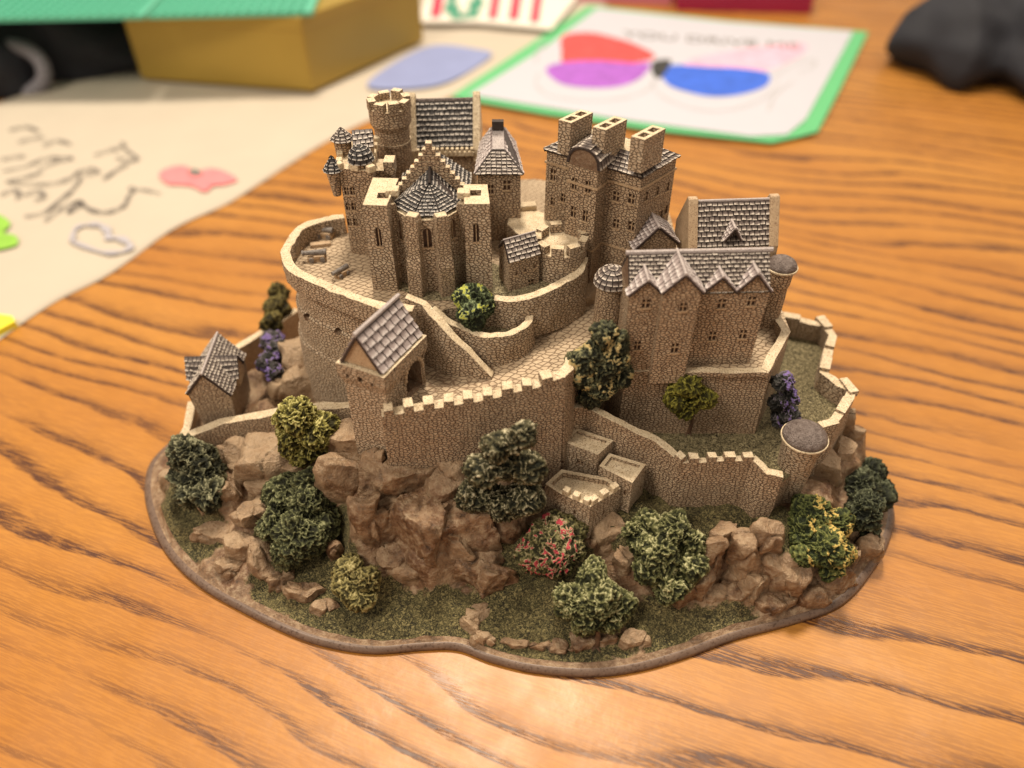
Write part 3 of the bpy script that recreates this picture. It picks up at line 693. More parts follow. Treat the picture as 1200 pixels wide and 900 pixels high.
    tube(b, ap+z3, ap2+z3*.6, .05, 0); link('roof', b, [M['tile_gap'], M['tile_black']], main)
memorial()

# ================================================================== generic round towers
def round_tower(name, c, r, zb, zt, mat='stone', batter=.1, flare=.0, merlons=0, roof=None, tmat='tile_grey', rh=.6, bands=(), n=30, holes=None, cap='cap', mh=.26):
    b = bmesh.new(); rings = [cyl_ring(c, r+batter, zb, n)]
    if flare: rings += [cyl_ring(c, r, zt-.85, n), cyl_ring(c, r+flare, zt-.62, n)]
    rings.append(cyl_ring(c, r+flare, zt, n)); loft(b, rings, vstep=.4)
    if merlons:
        for i in range(merlons):
            a = 2*PI*(i+.5)/merlons; d = Vector((math.cos(a), math.sin(a), 0)); R_ = r+flare
            box(b, Vector((c[0], c[1], 0))+d*(R_-.13), (-d.y, d.x), (d.x, d.y), PI*R_/merlons*.62, .14, zt-.08, zt+mh*random.uniform(.85,1.1), 0, 1)
    for z in bands:
        loft(b, [cyl_ring(c, r+batter*(zt-z)/(zt-zb)+.035, z-.05, n), cyl_ring(c, r+batter*(zt-z)/(zt-zb)+.035, z+.04, n)], side=0, vstep=9)
    o = link(name, b, [M[mat], M[cap]], castle, rough=.02, bevel=.02 if not holes else 0)
    if holes: add_windows(o, holes, .12, sill=False)
    if roof:
        b = bmesh.new(); R_ = r+flare+.08; rows = 5
        if roof == 'cone': prof = [(R_*(1-t), zt+rh*t) for t in [i/rows for i in range(rows+1)]]
        elif roof == 'dome': prof = [(R_*math.cos(t*PI/2), zt+rh*math.sin(t*PI/2)) for t in [i/rows for i in range(rows+1)]]
        else: prof = [(R_*math.cos(t*PI/2), zt+rh*math.sin(t*PI/2)) for t in [i/rows for i in range(rows+1)]]
        loft(b, [cyl_ring(c, max(.01, p[0]), p[1], n) for p in prof], side=0, top=0, vstep=9)
        if roof != 'lid':
            for i in range(rows):
                (r0, z0), (r1, z1) = prof[i], prof[i+1]; k = max(5, int(2*PI*r0/.2))
                for j in range(k):
                    a0 = 2*PI*(j+(i % 2)*.5)/k; a1 = a0+2*PI/k
                    f = lambda rr, aa, zz: Vector((c[0]+rr*math.cos(aa), c[1]+rr*math.sin(aa), zz))
                    tiles(b, f(r0, a0, z0), f(r0, a1, z0), f(max(.01, r1), a1, z1), f(max(.01, r1), a0, z1), 9, 1, .04, gap=.03)
        if roof == 'lid': tb_ = bmesh.new(); loft(tb_, [cyl_ring(c, R_+.03, zt-.05, n), cyl_ring(c, R_+.03, zt+.03, n)], vstep=9); link('cornice', tb_, [M['cap']], o, bevel=.02)
        link('roof', b, [M['tile_gap'] if roof != 'lid' else M['tile_lid'], M[tmat]], o, smooth=(roof == 'lid'))
    return o
M['tile_lid'] = plain_mat('domed_lid', (.10,.07,.06), (.26,.21,.19), (.04,.025,.02), 5.0, .5, 1., .12)
# tall round crenellated tower behind the memorial
round_tower('round_tower', P(456,123,13.3), .68, 8.5, 13.3, mat='stone_dark', batter=.04, flare=.12, merlons=8, mh=.32, bands=(10.6, 11.9, 12.6), holes=[win(457,160,P(440,150,12.3),P(476,150,12.3),.16,.22)])
# left rear tower block with turrets
def rear_block():
    z = 12.3; ring = [P(397,197,z), P(436,201,z), P(442,165,z), P(399,163,z)]; b = bmesh.new(); wall_box(b, ring, 8.5, z, .04, .4)
    o = link('tower_block', b, [M['stone_dark'], M['cap']], castle)
    sp = []
    for py in (224,242,260):
        for px in (406,413): sp.append(win(px+(py-224)*.1, py, ring[0], ring[1], .13, .24))
    add_windows(o, sp, .1)
    rr = resample(ring, .3); n = len(rr)
    for i in range(0, n, 2):
        b = bmesh.new(); p = rr[i].lerp(cen(ring), .06); d = (rr[(i+1) % n]-rr[i-1]).normalized(); box(b, p, d.xy, (-d.y, d.x), .15, .11, z-.05, z+.2, 0)
        link('merlon', b, [M['cap']], o, bevel=.03, rough=.02)
    t = round_tower('stair_turret', P(423,187,12.5), .36, 8.8, 12.5, mat='stone_dark', batter=.04, roof='dome', tmat='tile_black', rh=.5); t.parent = o
    t = round_tower('hanging_turret', P(390,196,12.3), .27, 11.2, 12.2, mat='stone_dark', batter=-.12, roof='cone', tmat='tile_black', rh=.55, n=18); t.parent = o
    t = round_tower('hanging_turret', P(401,163,12.8), .33, 11.6, 12.8, mat='stone_dark', batter=-.05, roof='cone', tmat='tile_grey', rh=.45, n=18); t.parent = o
    b = bmesh.new(); a, c, d, e = P(414,176,12.7), P(438,172,12.7), P(438,158,12.7), P(414,158,12.7); r0 = (a+e)/2; r1 = (c+d)/2; r0.z = r1.z = 13.15
    for q in ([a, c, r1, r0], [e, d, r1, r0]): slab(b, q, .08); tiles(b, *q, .2, 4)
    wall_box(b, [a, c, d, e], 12.2, 12.68, 0, .5, 2, 2); link('roof', b, [M['tile_gap'], M['tile_grey'], M['plain']], o)
rear_block()
b = bmesh.new(); box(b, P(448,193,11.9), (1,0), (0,1), .38, .5, 8.8, 11.9, 0, 1); box(b, P(453,186,12.3)+Vector((.1,0,0)), (1,0), (0,1), .2, .3, 11.8, 12.3, 0, 1)
link('link_wall', b, [M['stone'], M['cap']], castle, bevel=.03, rough=.02)

# gabled hall with black roof
def dark_hall():
    ze, zr = 11.3, 12.9; e0, e1 = P(487,177,ze), P(556,175,ze); dep = Vector((0,2.2,0)); ring = [e0, e1, e1+dep, e0+dep]
    b = bmesh.new(); wall_box(b, ring, 8.5, ze, .0, .4); o = link('gabled_hall', b, [M['stone_dark'], M['cap']], castle)
    add_windows(o, [win(x, 203, e0, e1, .2, .3) for x in (505,525,545)], .1)
    ra, rb = e0+dep/2, e1+dep/2; ra.z = rb.z = zr; b = bmesh.new()
    for q in ([e0, e1, rb, ra], [e0+dep, e1+dep, rb, ra]):
        q = [p+Vector((0,0,.04)) for p in q]; slab(b, q, .08)
        if q[0].y < ra.y: q[0] = q[0]+(q[3]-q[0])*.06; q[1] = q[1]+(q[2]-q[1])*.06
        tiles(b, *q, .2, 9, .05)
    tube(b, ra, rb, .09, 2); link('roof', b, [M['tile_gap'], M['tile_black'], M['tile_lid']], o)
    for s, e in ((-1, e0), (1, e1)):
        b = bmesh.new(); prof = [(-.12, ze-.5), (dep.y+.12, ze-.5), (dep.y+.12, ze+.05), (dep.y/2+.12, zr+.22), (dep.y/2, zr+.34), (dep.y/2-.12, zr+.22), (-.12, ze+.05)]
        extrude_profile(b, prof, Vector((e.x+s*.10, e.y, 0)), Vector((0,1,0)), Vector((1,0,0)), -.15, .15); link('gable', b, [M['cap']], o, bevel=.04, rough=.02)
    k = 12
    for i in range(k): b = bmesh.new(); c = e0.lerp(e1, (i+.5)/k)-Vector((0,.06,0)); box(b, c, (1,0), (0,1), (e1-e0).x/k*.32, .1, ze-.14, ze+.12, 0); link('merlon', b, [M['cap']], o, bevel=.03, rough=.02)
    b = bmesh.new(); box(b, (e0+e1)/2-Vector((0,.03,0)), (1,0), (0,1), (e1-e0).x/2, .09, ze-.22, ze-.02, 0); link('eave_course', b, [M['cap']], o, bevel=.03, rough=.02)
dark_hall()

# hipped block
def hip_block():
    ze, zr = 11.6, 12.95; a, c = P(560,204,ze), P(610,204,ze); d, e = P(601,168,ze), P(566,168,ze); b = bmesh.new(); wall_box(b, [a, c, d, e], 8.5, ze, .03, .4)
    o = link('hipped_tower', b, [M['stone_dark'], M['cap']], castle)
    add_windows(o, [win(594,217,a,c,.2,.32), win(575,222,a,c,.16,.3)], .1)
    b = bmesh.new(); r = off([a, c, d, e], .09); f = P(577,176,12.25); g = P(591,176,12.25); h0, h1 = P(590,148,zr-.2), P(577,148,zr-.2); zr = 12.8
    r = [x+Vector((0,0,.03)) for x in r]
    for q, mt in (([r[0], r[1], g, f], 4), ([r[1], r[2], h0, g], 2), ([r[3], r[0], f, h1], 2), ([r[2], r[3], h1, h0], 2)):
        if q[0].y > q[2].y and mt == 2 and q[0] is r[2]: pass
        slab(b, q, .08); tiles(b, *q, .2, 7, .045, mi=mt)
    slab(b, [f, g, h0, h1], .06, 3)
    for p, q in ((f, g), (r[0], f), (r[1], g)): tube(b, p, q, .05, 0)
    box(b, (h0+h1)/2-Vector((0,.1,0)), (1,0), (0,1), .22, .12, zr-.1, zr+.22, 0)
    link('roof', b, [M['tile_gap'], M['tile_black'], M['tile_lilac'], M['ridge'], M['tile_grey']], o)
hip_block()
# low flat-topped block and small steps behind the round crenellated turret
b = bmesh.new(); wall_box(b, [P(594,262,9.75), P(620,285,9.75), P(650,272,9.75), P(640,250,9.75), P(605,238,9.75)], 8.8, 9.75, .05, .3); link('flat_block', b, [M['stone'], M['cap']], castle, bevel=.05, rough=.04)
b = bmesh.new(); box(b, P(618,240,9.9), (1,.2), (-.2,1), .35, .2, 8.8, 9.95, 0, 1); link('stone_block', b, [M['cap'], M['cap']], castle, bevel=.04)

# small house and round crenellated turret of the forecourt
def small_house():
    ze, zr = 10.05, 10.6
    e0, e1 = P(597,307,ze), P(632,297,ze); sl = P(586,293,ze)-e0; sl = Vector((-.35,.95,0)).normalized()*1.05
    gable_house('small_house', e0, e1, e1+sl, e0+sl, 8.6, ze, zr, 'stone_fine', 'tile_grey', .2, 5, batter=.03, ridge_r=.03,
                wins=lambda o: [win(605,320,e0,e1,.1,.16), win(615,316,e0,e1,.1,.16), win(626,312,e0,e1,.1,.16), win(622,332,e0,e1,.16,.3), win(588,312,e0+sl,e0,.1,.24)])
small_house()
def crenel_turret():
    c = P(657,285,9.95); r = .98
    o = round_tower('crenellated_turret', c, r, 8.0, 9.95, mat='stone', batter=.02, merlons=9, mh=.34, holes=[win(659,312,P(630,300,9.3),P(684,300,9.3),.16,.2)])
crenel_turret()

# ================================================================== palace block
def palace():
    z = 12.6; p1, p2, p3 = P(641,176,z), P(752,208,z), P(793,184,z); p4 = p1+(p3-p2); ring = [p1, p2, p3, p4]
    b = bmesh.new(); wall_box(b, ring, 8.0, z, .03, .45, 0, 1); o = link('palace', b, [M['stone_dark'], M['cap']], castle)
    sp = []
    for py in (230, 262): sp += [win(722, py, p1, p2, .18, .3), win(740, py+3, p1, p2, .18, .3)]
    sp += [win(648,205,p1,p2,.16,.36), win(648,236,p1,p2,.14,.26), win(660,232,p1,p2,.14,.26)]
    sp += [win(x, y, p2, p3, .16, .28) for x, y in ((757,230),(770,224),(782,219),(761,262),(774,252),(780,246))]
    add_windows(o, sp, .12)
    # string courses
    for zz in (12.15, 9.6):
        b = bmesh.new(); rr = resample(off(ring, .05), .4); loft(b, [atz(rr, zz-.04), atz(rr, zz+.04)], side=0, top=0, vstep=9)
        link('string_course', b, [M['plain']], o, rough=.012)
    # low slate roof round a flat top
    b = bmesh.new(); out = [x+Vector((0,0,.03)) for x in off(ring, .08)]; ins = [Vector((x.x, x.y, z+.48)) for x in off(ring, -.62)]
    for i in range(4):
        q = [out[i], out[(i+1) % 4], ins[(i+1) % 4], ins[i]]; slab(b, q, .08); tiles(b, *q, .19, 5, .045); tube(b, out[i], ins[i], .05, 0)
    slab(b, [x+Vector((0,0,.02)) for x in ins], .3, 2)
    link('roof', b, [M['tile_gap'], M['tile_grey'], M['cap']], o)
    # projecting bay with a curved gable
    e = (p2-p1).normalized(); n = Vector((e.y, -e.x, 0)); 
    if n.dot(CAM-p1) < 0: n = -n
    q0, _ = onwall(667, 190, p1+n*.75, p2+n*.75); q1, _ = onwall(701, 200, p1+n*.75, p2+n*.75); qz = (q0.z+q1.z)/2; q0.z = q1.z = qz
    b = bmesh.new(); rr = [q0, q1, q1-n*1.1, q0-n*1.1]; wall_box(b, rr, 7.6, qz, .03, .4); bay = link('stair_bay', b, [M['stone_dark'], M['cap']], o)
    add_windows(bay, [win(673,215,q0,q1,.15,.36), win(689,219,q0,q1,.15,.36), win(672,248,q0,q1,.15,.36), win(686,253,q0,q1,.15,.36)], .12)
    W = (q1-q0).length; b = bmesh.new(); prof = [(0,-.06)]+[(W/2-W/2*math.cos(PI*i/12), .62*math.sin(PI*i/12)**.8) for i in range(13)]+[(W,-.06)]
    prof = [prof[0]]+[p for p in prof[1:-1]]+[prof[-1]]
    extrude_profile(b, prof, q0, e, n, .02, -.25); link('curved_gable', b, [M['stone_dark']], bay, bevel=.03)
    b = bmesh.new(); K = 8; pts = [(W/2-(W/2+.05)*math.cos(PI*i/K), .66*math.sin(PI*i/K)**.8+.02) for i in range(K+1)]
    for i in range(K):
        f = lambda k, dd: q0+e*pts[k][0]+Vector((0,0,pts[k][1]))+n*dd
        q = [f(i, .06), f(i, -1.5), f(i+1, -1.5), f(i+1, .06)] if i < K/2 else [f(i+1, .06), f(i+1, -1.5), f(i, -1.5), f(i, .06)]
        slab(b, q, .06); tiles(b, *q, .18, 1, .05)
    for zz in (12.1, 9.6):
        sb = bmesh.new(); rs = resample(off(rr, .05), .4); loft(sb, [atz(rs, zz-.04), atz(rs, zz+.04)], side=0, top=0, vstep=9); link('string_course', sb, [M['plain']], bay, rough=.012)
    link('roof', b, [M['tile_gap'], M['tile_grey'], M['plain']], bay)
    # three chimney stacks
    d = (p3-p2).normalized(); s = (p2-p1).normalized()
    for px, py in ((675,134), (715,142), (760,153)):
        c = P(px, py+2, 14.1); b = bmesh.new(); L_, T_ = .60, .25
        rg = [c-d*L_-s*T_, c-d*L_+s*T_, c+d*L_+s*T_, c+d*L_-s*T_]; wall_box(b, rg, 12.9, 14.1, 0, .3, 0, 1)
        ch = link('chimney', b, [M['stone'], M['cap']], o); cb = bmesh.new()
        for k in (-.27, .27): box(cb, c+d*k, d.xy, s.xy, .19, .13, 13.85, 14.5)
        cut(ch, cb)
palace()

# small gabled house before the palace
def mid_house():
    ze, zr = 10.0, 10.75; e0, e1 = P(745,292,ze), P(795,284,ze); sl = P(733,268,ze)-P(745,292,ze)
    o = gable_house('gabled_house', P(745,292,ze)+sl, P(745,292,ze), P(793,284,ze), P(793,284,ze)+sl, 7.0, ze, zr, 'stone_fine', 'tile_lilac', .2, 7, batter=.03, over=.12)
mid_house()

# ================================================================== great hall on its terrace
ZT = 7.2
ter = [P(734,434,ZT), P(808,436,ZT), P(903,436,ZT), P(926,388,ZT), P(908,340,ZT), P(880,290,ZT), P(780,290,ZT), P(700,330,ZT), P(708,400,ZT)]
b = bmesh.new(); rr = resample(ter, .45); loft(b, [atz(off(rr, .12), 3.4), atz(rr, ZT)], side=0, top=1, vstep=.5); link('hall_terrace', b, [M['stone_dark'], M['cobble']], castle, rough=.02)
path_wall('parapet', [P(906,348,ZT+.45), P(926,388,ZT+.45), P(902,436,ZT+.12)], .34, ZT-.1, side=-1, mat='stone')
path_wall('parapet', [P(736,434,ZT+.1), P(808,437,ZT+.1), P(902,437,ZT+.1)], .3, ZT-.1, side=1, mat='stone_dark')
def great_hall():
    ze, zb = 10.3, 6.9
    f0, f1 = P(737,347,ze), P(902,343,ze); e = (f1-f0).normalized(); n = Vector((e.y, -e.x, 0))
    zr = (onwall(737, 298, f0-n*.85, f1-n*.85)[0].z+onwall(897, 290, f0-n*.85, f1-n*.85)[0].z)/2-.06
    dep = -n*1.7; ring = [f0, f1, f1+dep, f0+dep]
    b = bmesh.new(); wall_box(b, ring, zb, ze, -.03, .45); o = link('great_hall', b, [M['stone_dark'], M['cap']], castle)
    add_windows(o, [win(835,394,f0,f1,.18,.3), win(871,392,f0,f1,.18,.3), win(846,356,f0,f1,.2,.3), win(881,353,f0,f1,.2,.3)], .13)
    ra = (f0+f0+dep)/2; rb = (f1+f1+dep)/2; ra.z = rb.z = zr; b = bmesh.new(); up = Vector((0,0,.05))
    for q in ([f0, f1, rb, ra], [f0+dep, f1+dep, rb, ra]):
        q = [x+up for x in q]; slab(b, q, .1); tiles(b, *q, .2, 10, .045)
    for E_, s in ((ra, 1), (rb, -1)):
        pts = [f0, f0+dep, ra] if s == 1 else [f1, f1+dep, rb]; w = e*s*.25
        fa = [b.verts.new(x-up*.6) for x in pts]; fb = [b.verts.new(x+w-up*.6) for x in pts]
        for f in [b.faces.new(fa), b.faces.new(fb)]+[b.faces.new((fa[k], fa[(k+1) % 3], fb[(k+1) % 3], fb[k])) for k in range(3)]: f.material_index = 3
    tube(b, ra-e*.08+up, rb+e*.1+up, .085, 2); link('roof', b, [M['tile_gap'], M['tile_grey'], M['ridge'], M['stone_dark']], o)
    # four gablets: (left px, right px, forward, apex z, foot z)
    for lx, rx, fw, ay, py in ((738,777,.24,329,345), (778,822,.55,322,342), (825,862,.03,325,342), (864,902,.03,321,341)):
        a0 = onwall(lx, py, f0+n*fw, f1+n*fw)[0]; a1 = onwall(rx, py, f0+n*fw, f1+n*fw)[0]; zf = (a0.z+a1.z)/2; a0.z = a1.z = zf; az = onwall((lx+rx)/2, ay, a0, a1)[0].z
        W = (a1-a0).length; b = bmesh.new()
        hz = az-zf; prof = [(0, zb-zf), (W, zb-zf), (W, .0), (W/2, hz), (0, .0)]
        if fw > .1: extrude_profile(b, prof, a0, e, n, 0, -fw-.3)
        else: extrude_profile(b, [(0,-.02), (W,-.02), (W/2, hz)], a0, e, n, .0, -.3)
        uv = uvl(b)
        for f in b.faces:
            for lp in f.loops: lp[uv].uv = ((lp.vert.co-a0).dot(e)+(lp.vert.co-a0).dot(n)*.9, lp.vert.co.z)
        g = link('gabled_bay' if fw > .1 else 'gablet', b, [M['stone_dark']], o)
        if fw > .1:
            if fw > .3: add_windows(g, [win(801,360,a0,a1,.18,.26), win(791,408,a0,a1,.18,.34)], .13)
            else: add_windows(g, [win(757,356,a0,a1,.2,.28), win(747,405,a0,a1,.16,.3)], .13)
        b = bmesh.new(); mid = (a0+a1)/2; run = max(.3, (az-ze)/(zr-ze)*.85+fw+.02)
        if fw > .3: run = .85+fw
        for s, q in ((1, a0), (-1, a1)):
            lo = q-e*s*.06+n*.07+Vector((0,0,-.03)); hi = Vector((mid.x, mid.y, az+.03))+n*.07; hb = hi-n*run; lb = lo-n*(fw+.12)
            if fw > .3: hb.z = max(hb.z, zr-.02); lb = lo-n*(fw+.25)
            qd = [lo, lb, hb, hi]; slab(b, qd, .06); tiles(b, *qd, .2, 4, .05)
        tube(b, Vector((mid.x, mid.y, az+.05))+n*.08, Vector((mid.x, mid.y, (max(az, zr) if fw > .3 else az)+.05))-n*run, .05, 2)
        link('roof', b, [M['tile_gap'], M['tile_lilac'], M['ridge']], g)
    # back range parallel to the hall
    ze2, zr2 = 10.2, 11.5; g0, g1 = P(815,291,ze2), P(902,288,ze2); dp = -n*1.9
    b = bmesh.new(); wall_box(b, [g0, g1, g1+dp, g0+dp], 6.8, ze2, 0, .45); o2 = link('back_range', b, [M['stone_dark'], M['cap']], castle)
    ra, rb = g0+dp/2, g1+dp/2; ra.z = rb.z = zr2; b = bmesh.new()
    for q in ([g0, g1, rb, ra], [g0+dp, g1+dp, rb, ra]):
        q = [x+up for x in q]; slab(b, q, .1); tiles(b, *q, .2, 9, .045)
    tube(b, ra+up, rb+up, .06, 2); link('roof', b, [M['tile_gap'], M['tile_grey'], M['ridge']], o2)
    for q, s in ((g0, -1), (g1, 1)):
        b = bmesh.new(); D_ = dp.length; u = dp.normalized(); prof = [(-.1, -.8), (D_+.1, -.8), (D_+.1, .05), (D_/2+.1, zr2-ze2+.2), (D_/2-.1, zr2-ze2+.2), (-.1, .05)]
        extrude_profile(b, prof, q+e*s*.12, u, e, -.17, .17); link('gable', b, [M['plain']], o2, bevel=.04, rough=.03)
    b = bmesh.new(); c0 = onwall(857, 288, g0, g1)[0]; m_ = Vector((c0.x, c0.y, 11.0))
    for s in (1, -1):
        q = [m_+e*s*.3+n*.1-Vector((0,0,.5)), m_+e*s*.3-n*.5-Vector((0,0,.5)), m_-n*.8, m_+n*.1]; slab(b, q, .06); tiles(b, *q, .18, 4)
    tube(b, m_+n*.1, m_-n*.8, .05, 2); link('dormer', b, [M['tile_gap'], M['tile_lilac'], M['ridge']], o2)
great_hall()
round_tower('round_turret', P(717,330,9.7), .52, 6.6, 9.7, mat='stone_dark', batter=.05, roof='dome', tmat='tile_grey', rh=.55, holes=[win(713,350,P(700,345,9.1),P(734,345,9.1),.12,.24)])
round_tower('round_turret', P(916,312,9.7), .42, 6.4, 9.7, mat='stone_dark', batter=.02, flare=.05, roof='lid', rh=.38)

# ================================================================== walled garden
ZG = 4.2
gard = [P(672,476,ZG), P(735,505,ZG), P(790,548,ZG), P(880,552,ZG), P(915,566,ZG), P(948,540,ZG), P(968,505,ZG), P(998,470,ZG), P(998,460,ZG), P(970,440,ZG), P(978,395,ZG), P(965,380,ZG), P(915,366,ZG), P(840,380,ZG), P(700,440,ZG)]
b = bmesh.new(); rr = resample(gard, .5); loft(b, [atz(rr, 2.0), atz(rr, ZG)], side=0, top=1, vstep=.5); link('garden_lawn', b, [M['stone_dark'], M['grass']], castle)
path_wall('garden_wall', [P(671,478,6.0), P(688,478,5.9), P(735,503,5.6), P(768,517,5.4), P(783,530,5.2), P(796,543,5.1), P(850,541,5.15), P(880,541,5.15)], .3, lambda p, t: 2.4, mat='stone_dark', side=1, batter=.1, merlon=(.62, .34, .22, .58, 1.0))
path_wall('garden_wall', [P(880,538,5.25), P(898,556,5.0), P(918,560,4.9)], .3, 2.3, mat='stone_dark', side=1, batter=.1)
ZW = 5.05
path_wall('garden_wall', [P(957,507,ZW), P(980,500,ZW), P(1001,468,ZW), P(1004,455,ZW), P(985,447,ZW), P(971,436,ZW), P(975,415,ZW), P(981,393,ZW), P(969,378,ZW), P(922,368,ZW)], .36, lambda p, t: 2.0, mat='stone', side=1, batter=.12, merlon=(1.5, .8, .13))
o = round_tower('corner_turret', P(943,512,5.6), .71, 2.6, 5.6, mat='stone', batter=-.2, roof='lid', rh=.45, holes=[win(935,540,P(920,535,4.6),P(966,535,4.6),.12,.24), win(954,541,P(920,535,4.6),P(966,535,4.6),.1,.2)])
# lower outworks beneath the curtain wall
def outwork(name, pts, z, zb, hole=None, wins=(), merl=0, wall=.14, drop=.15):
    ring = [P(x, y, z) for x, y in pts]; b = bmesh.new(); wall_box(b, ring, zb, z, .05, .35); o = link(name, b, [M['stone'], M['cap']], castle)
    cb = bmesh.new(); ins = off(ring, -wall); loft(cb, [atz(ins, z-drop), atz(ins, z+.5)], vstep=9); cut(o, cb)
    o.data.materials[0] = M['stone']
    if wins: add_windows(o, [win(px, py, ring[i], ring[j], w, h) for px, py, i, j, w, h in wins], .12, sill=False)
    b = bmesh.new(); loft(b, [atz(off(ring, -wall+.02), z-drop-.1), atz(off(ring, -wall+.02), z-drop+.02)], vstep=9); link('floor', b, [M['cap']], o)
    if merl:
        for i, j, k in merl:
            for t in range(k):
                c = ring[i].lerp(ring[j], (t+.5)/k); d = (ring[j]-ring[i]).normalized(); q = Vector((-d.y, d.x, 0)); 
                if q.dot(cen(ring)-c) < 0: q = -q
                b = bmesh.new(); box(b, c+q*.12, d.xy, q.xy, (ring[j]-ring[i]).length/k*.3, .12, z-.08, z+.22, 0); link('merlon', b, [M['cap']], o, bevel=.02, rough=.02)
    return o
outwork('walled_outwork', [(659,517),(701,533),(719,516),(674,501)], 4.9, 2.6, wins=((680,541,0,1,.2,.2),))
outwork('walled_outwork', [(702,546),(741,566),(757,544),(714,531)], 4.55, 2.4, wins=((733,577,0,1,.1,.26),(750,571,1,2,.08,.2)))
outwork('bastion', [(639,567),(656,578),(692,594),(728,572),(712,560),(658,550)], 4.15, 1.8, wins=((652,592,0,1,.1,.22),(674,600,1,2,.1,.22),(707,600,2,3,.1,.2)), merl=((1,2,3),(2,3,3)), drop=.26)

# ================================================================== cannons on the battery
def cannon(px, py, ang, z=ZC+.02, s=1.0):
    c = P(px, py, z); d = Vector((math.cos(ang), math.sin(ang), 0)); u = Vector((-d.y, d.x, 0)); b = bmesh.new()
    box(b, c, d.xy, u.xy, .36*s, .17*s, z-.05, z+.16*s, 0); box(b, c-d*.1*s, d.xy, u.xy, .22*s, .19*s, z+.1, z+.24*s, 0)
    o = link('cannon', b, [M['plain']], castle, bevel=.03, rough=.02)
    b = bmesh.new(); h = Vector((0,0,z*0+.32*s)); tube(b, c-d*.38*s+h, c+d*.5*s+h, .12*s, 0, 12, .085*s); tube(b, c+d*.46*s+h, c+d*.54*s+h, .105*s, 0, 12)
    link('barrel', b, [M['cannon']], o, bevel=.01)
    for s1 in (-1, 1):
        for s2 in (-.22, .2):
            b = bmesh.new(); q = c+d*s2*s+u*s1*.2*s+Vector((0,0,.09*s)); tube(b, q-u*.03, q+u*.03, .1*s, 0, 12); link('wheel', b, [M['cannon']], o)
cannon(381,277, PI*.93); cannon(372,304, PI*1.04); cannon(401,322, PI*1.28, s=.8)
b = bmesh.new(); box(b, P(376,288,ZC), (1,.2), (-.2,1), .4, .12, ZC-.02, ZC+.14, 0); link('stone_block', b, [M['plain']], castle, bevel=.03)

# ================================================================== trees and shrubs
def crown(name, label, blobs, kind, seed, lump=.13, dens=1.0, flower=0.0, fside=None, trunk=None):
    """blobs: (centre, radius, z squash) fused by eye into one knobbly crown; relief and dry-brushed tips come from cell noise"""
    rnd = random.Random(seed); b = bmesh.new(); tl = b.verts.layers.float.new('tint'); sh = Vector((seed*3.3, seed*1.7, 0))
    for c, r, sq in blobs:
        q = bmesh.ops.create_icosphere(b, subdivisions=6 if r > .62 else 5, radius=1.0)['verts']
        for v in q:
            d = v.co.copy(); p = c+Vector((d.x*r, d.y*r, d.z*r*sq))
            p += d*(noise.noise(p*1.1+sh)*.28*min(1, r*1.6))
            w = p+noise.noise_vector(p*4.0+sh)*lump*.9
            a1 = abs(noise.noise(w*(.56/lump)+sh)); a2 = abs(noise.noise(w*(1.25/lump)+sh*2)); k1 = 1-min(1, a1*2.6); k2 = 1-min(1, a2*2.6)
            a3 = abs(noise.noise(w*(2.4/lump)+sh*3)); k3 = 1-min(1, a3*2.6); h = k1*.48+k2*.32+k3*.20
            v.co = p+d*((h-.5)*lump*1.9+noise.noise(p*2.2+sh)*.16)+noise.noise_vector(p*14)*.02
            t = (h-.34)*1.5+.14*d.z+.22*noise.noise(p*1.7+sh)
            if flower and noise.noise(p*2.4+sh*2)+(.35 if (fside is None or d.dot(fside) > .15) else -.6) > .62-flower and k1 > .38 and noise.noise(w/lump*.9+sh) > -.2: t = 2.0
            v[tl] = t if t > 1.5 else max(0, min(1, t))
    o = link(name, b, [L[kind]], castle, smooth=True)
    if label: o['label'] = label
    if trunk:
        b = bmesh.new(); base, top, r = trunk
        m_ = (base+top)/2+Vector((.05,0,0)); tube(b, base-Vector((0,0,.1)), m_, r*1.2, 0, 9, r*.8); tube(b, m_, top, r*.8, 0, 9, r*.7)
        for k in range(5):
            a = k*2*PI/5+.3; tube(b, base+Vector((0,0,.12)), base+Vector((math.cos(a)*r*3, math.sin(a)*r*3, -.06)), r*.5, 0, 6, r*.15)
        link('trunk', b, [M['bark']], o)
    return o
def tree_px(name, label, kind, parts, seed, zc=None, yp=None, sq=1.0, **kw):
    """parts: (px, py, radius px) blobs, placed just in front of the ground they lean on"""
    bl = []
    for i, pt in enumerate(parts):
        px, py, rp = pt[:3]
        if yp is not None:
            d = ray(px, py); p = CAM+d*((yp-(rp-18)*.01-CAM.y)/d.y)
        elif zc is None:
            g = terr(px, py+rp*.35); depth = (g-CAM).dot(FW)-.55
            d = ray(px, py); p = CAM+d*(depth/FPX)
        else:
            z_ = zc if len(pt) < 4 else pt[3]; p = P(px, py, z_)
        k = (p-CAM).dot(FW)/FPX; bl.append((p, rp*k, sq))
    return crown(name, label, bl, kind, seed, **kw)
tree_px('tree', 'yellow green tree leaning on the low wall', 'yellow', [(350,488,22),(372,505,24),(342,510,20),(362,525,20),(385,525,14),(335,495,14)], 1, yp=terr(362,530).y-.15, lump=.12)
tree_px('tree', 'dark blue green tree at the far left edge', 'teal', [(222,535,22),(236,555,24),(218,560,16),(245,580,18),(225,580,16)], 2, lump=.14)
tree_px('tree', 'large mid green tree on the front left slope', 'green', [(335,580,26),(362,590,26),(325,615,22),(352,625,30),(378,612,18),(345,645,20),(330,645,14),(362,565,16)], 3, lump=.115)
tree_px('bush', 'small pale olive bush at the front left', 'olive', [(412,668,16),(428,680,18),(408,692,16),(425,700,14)], 4, lump=.10)
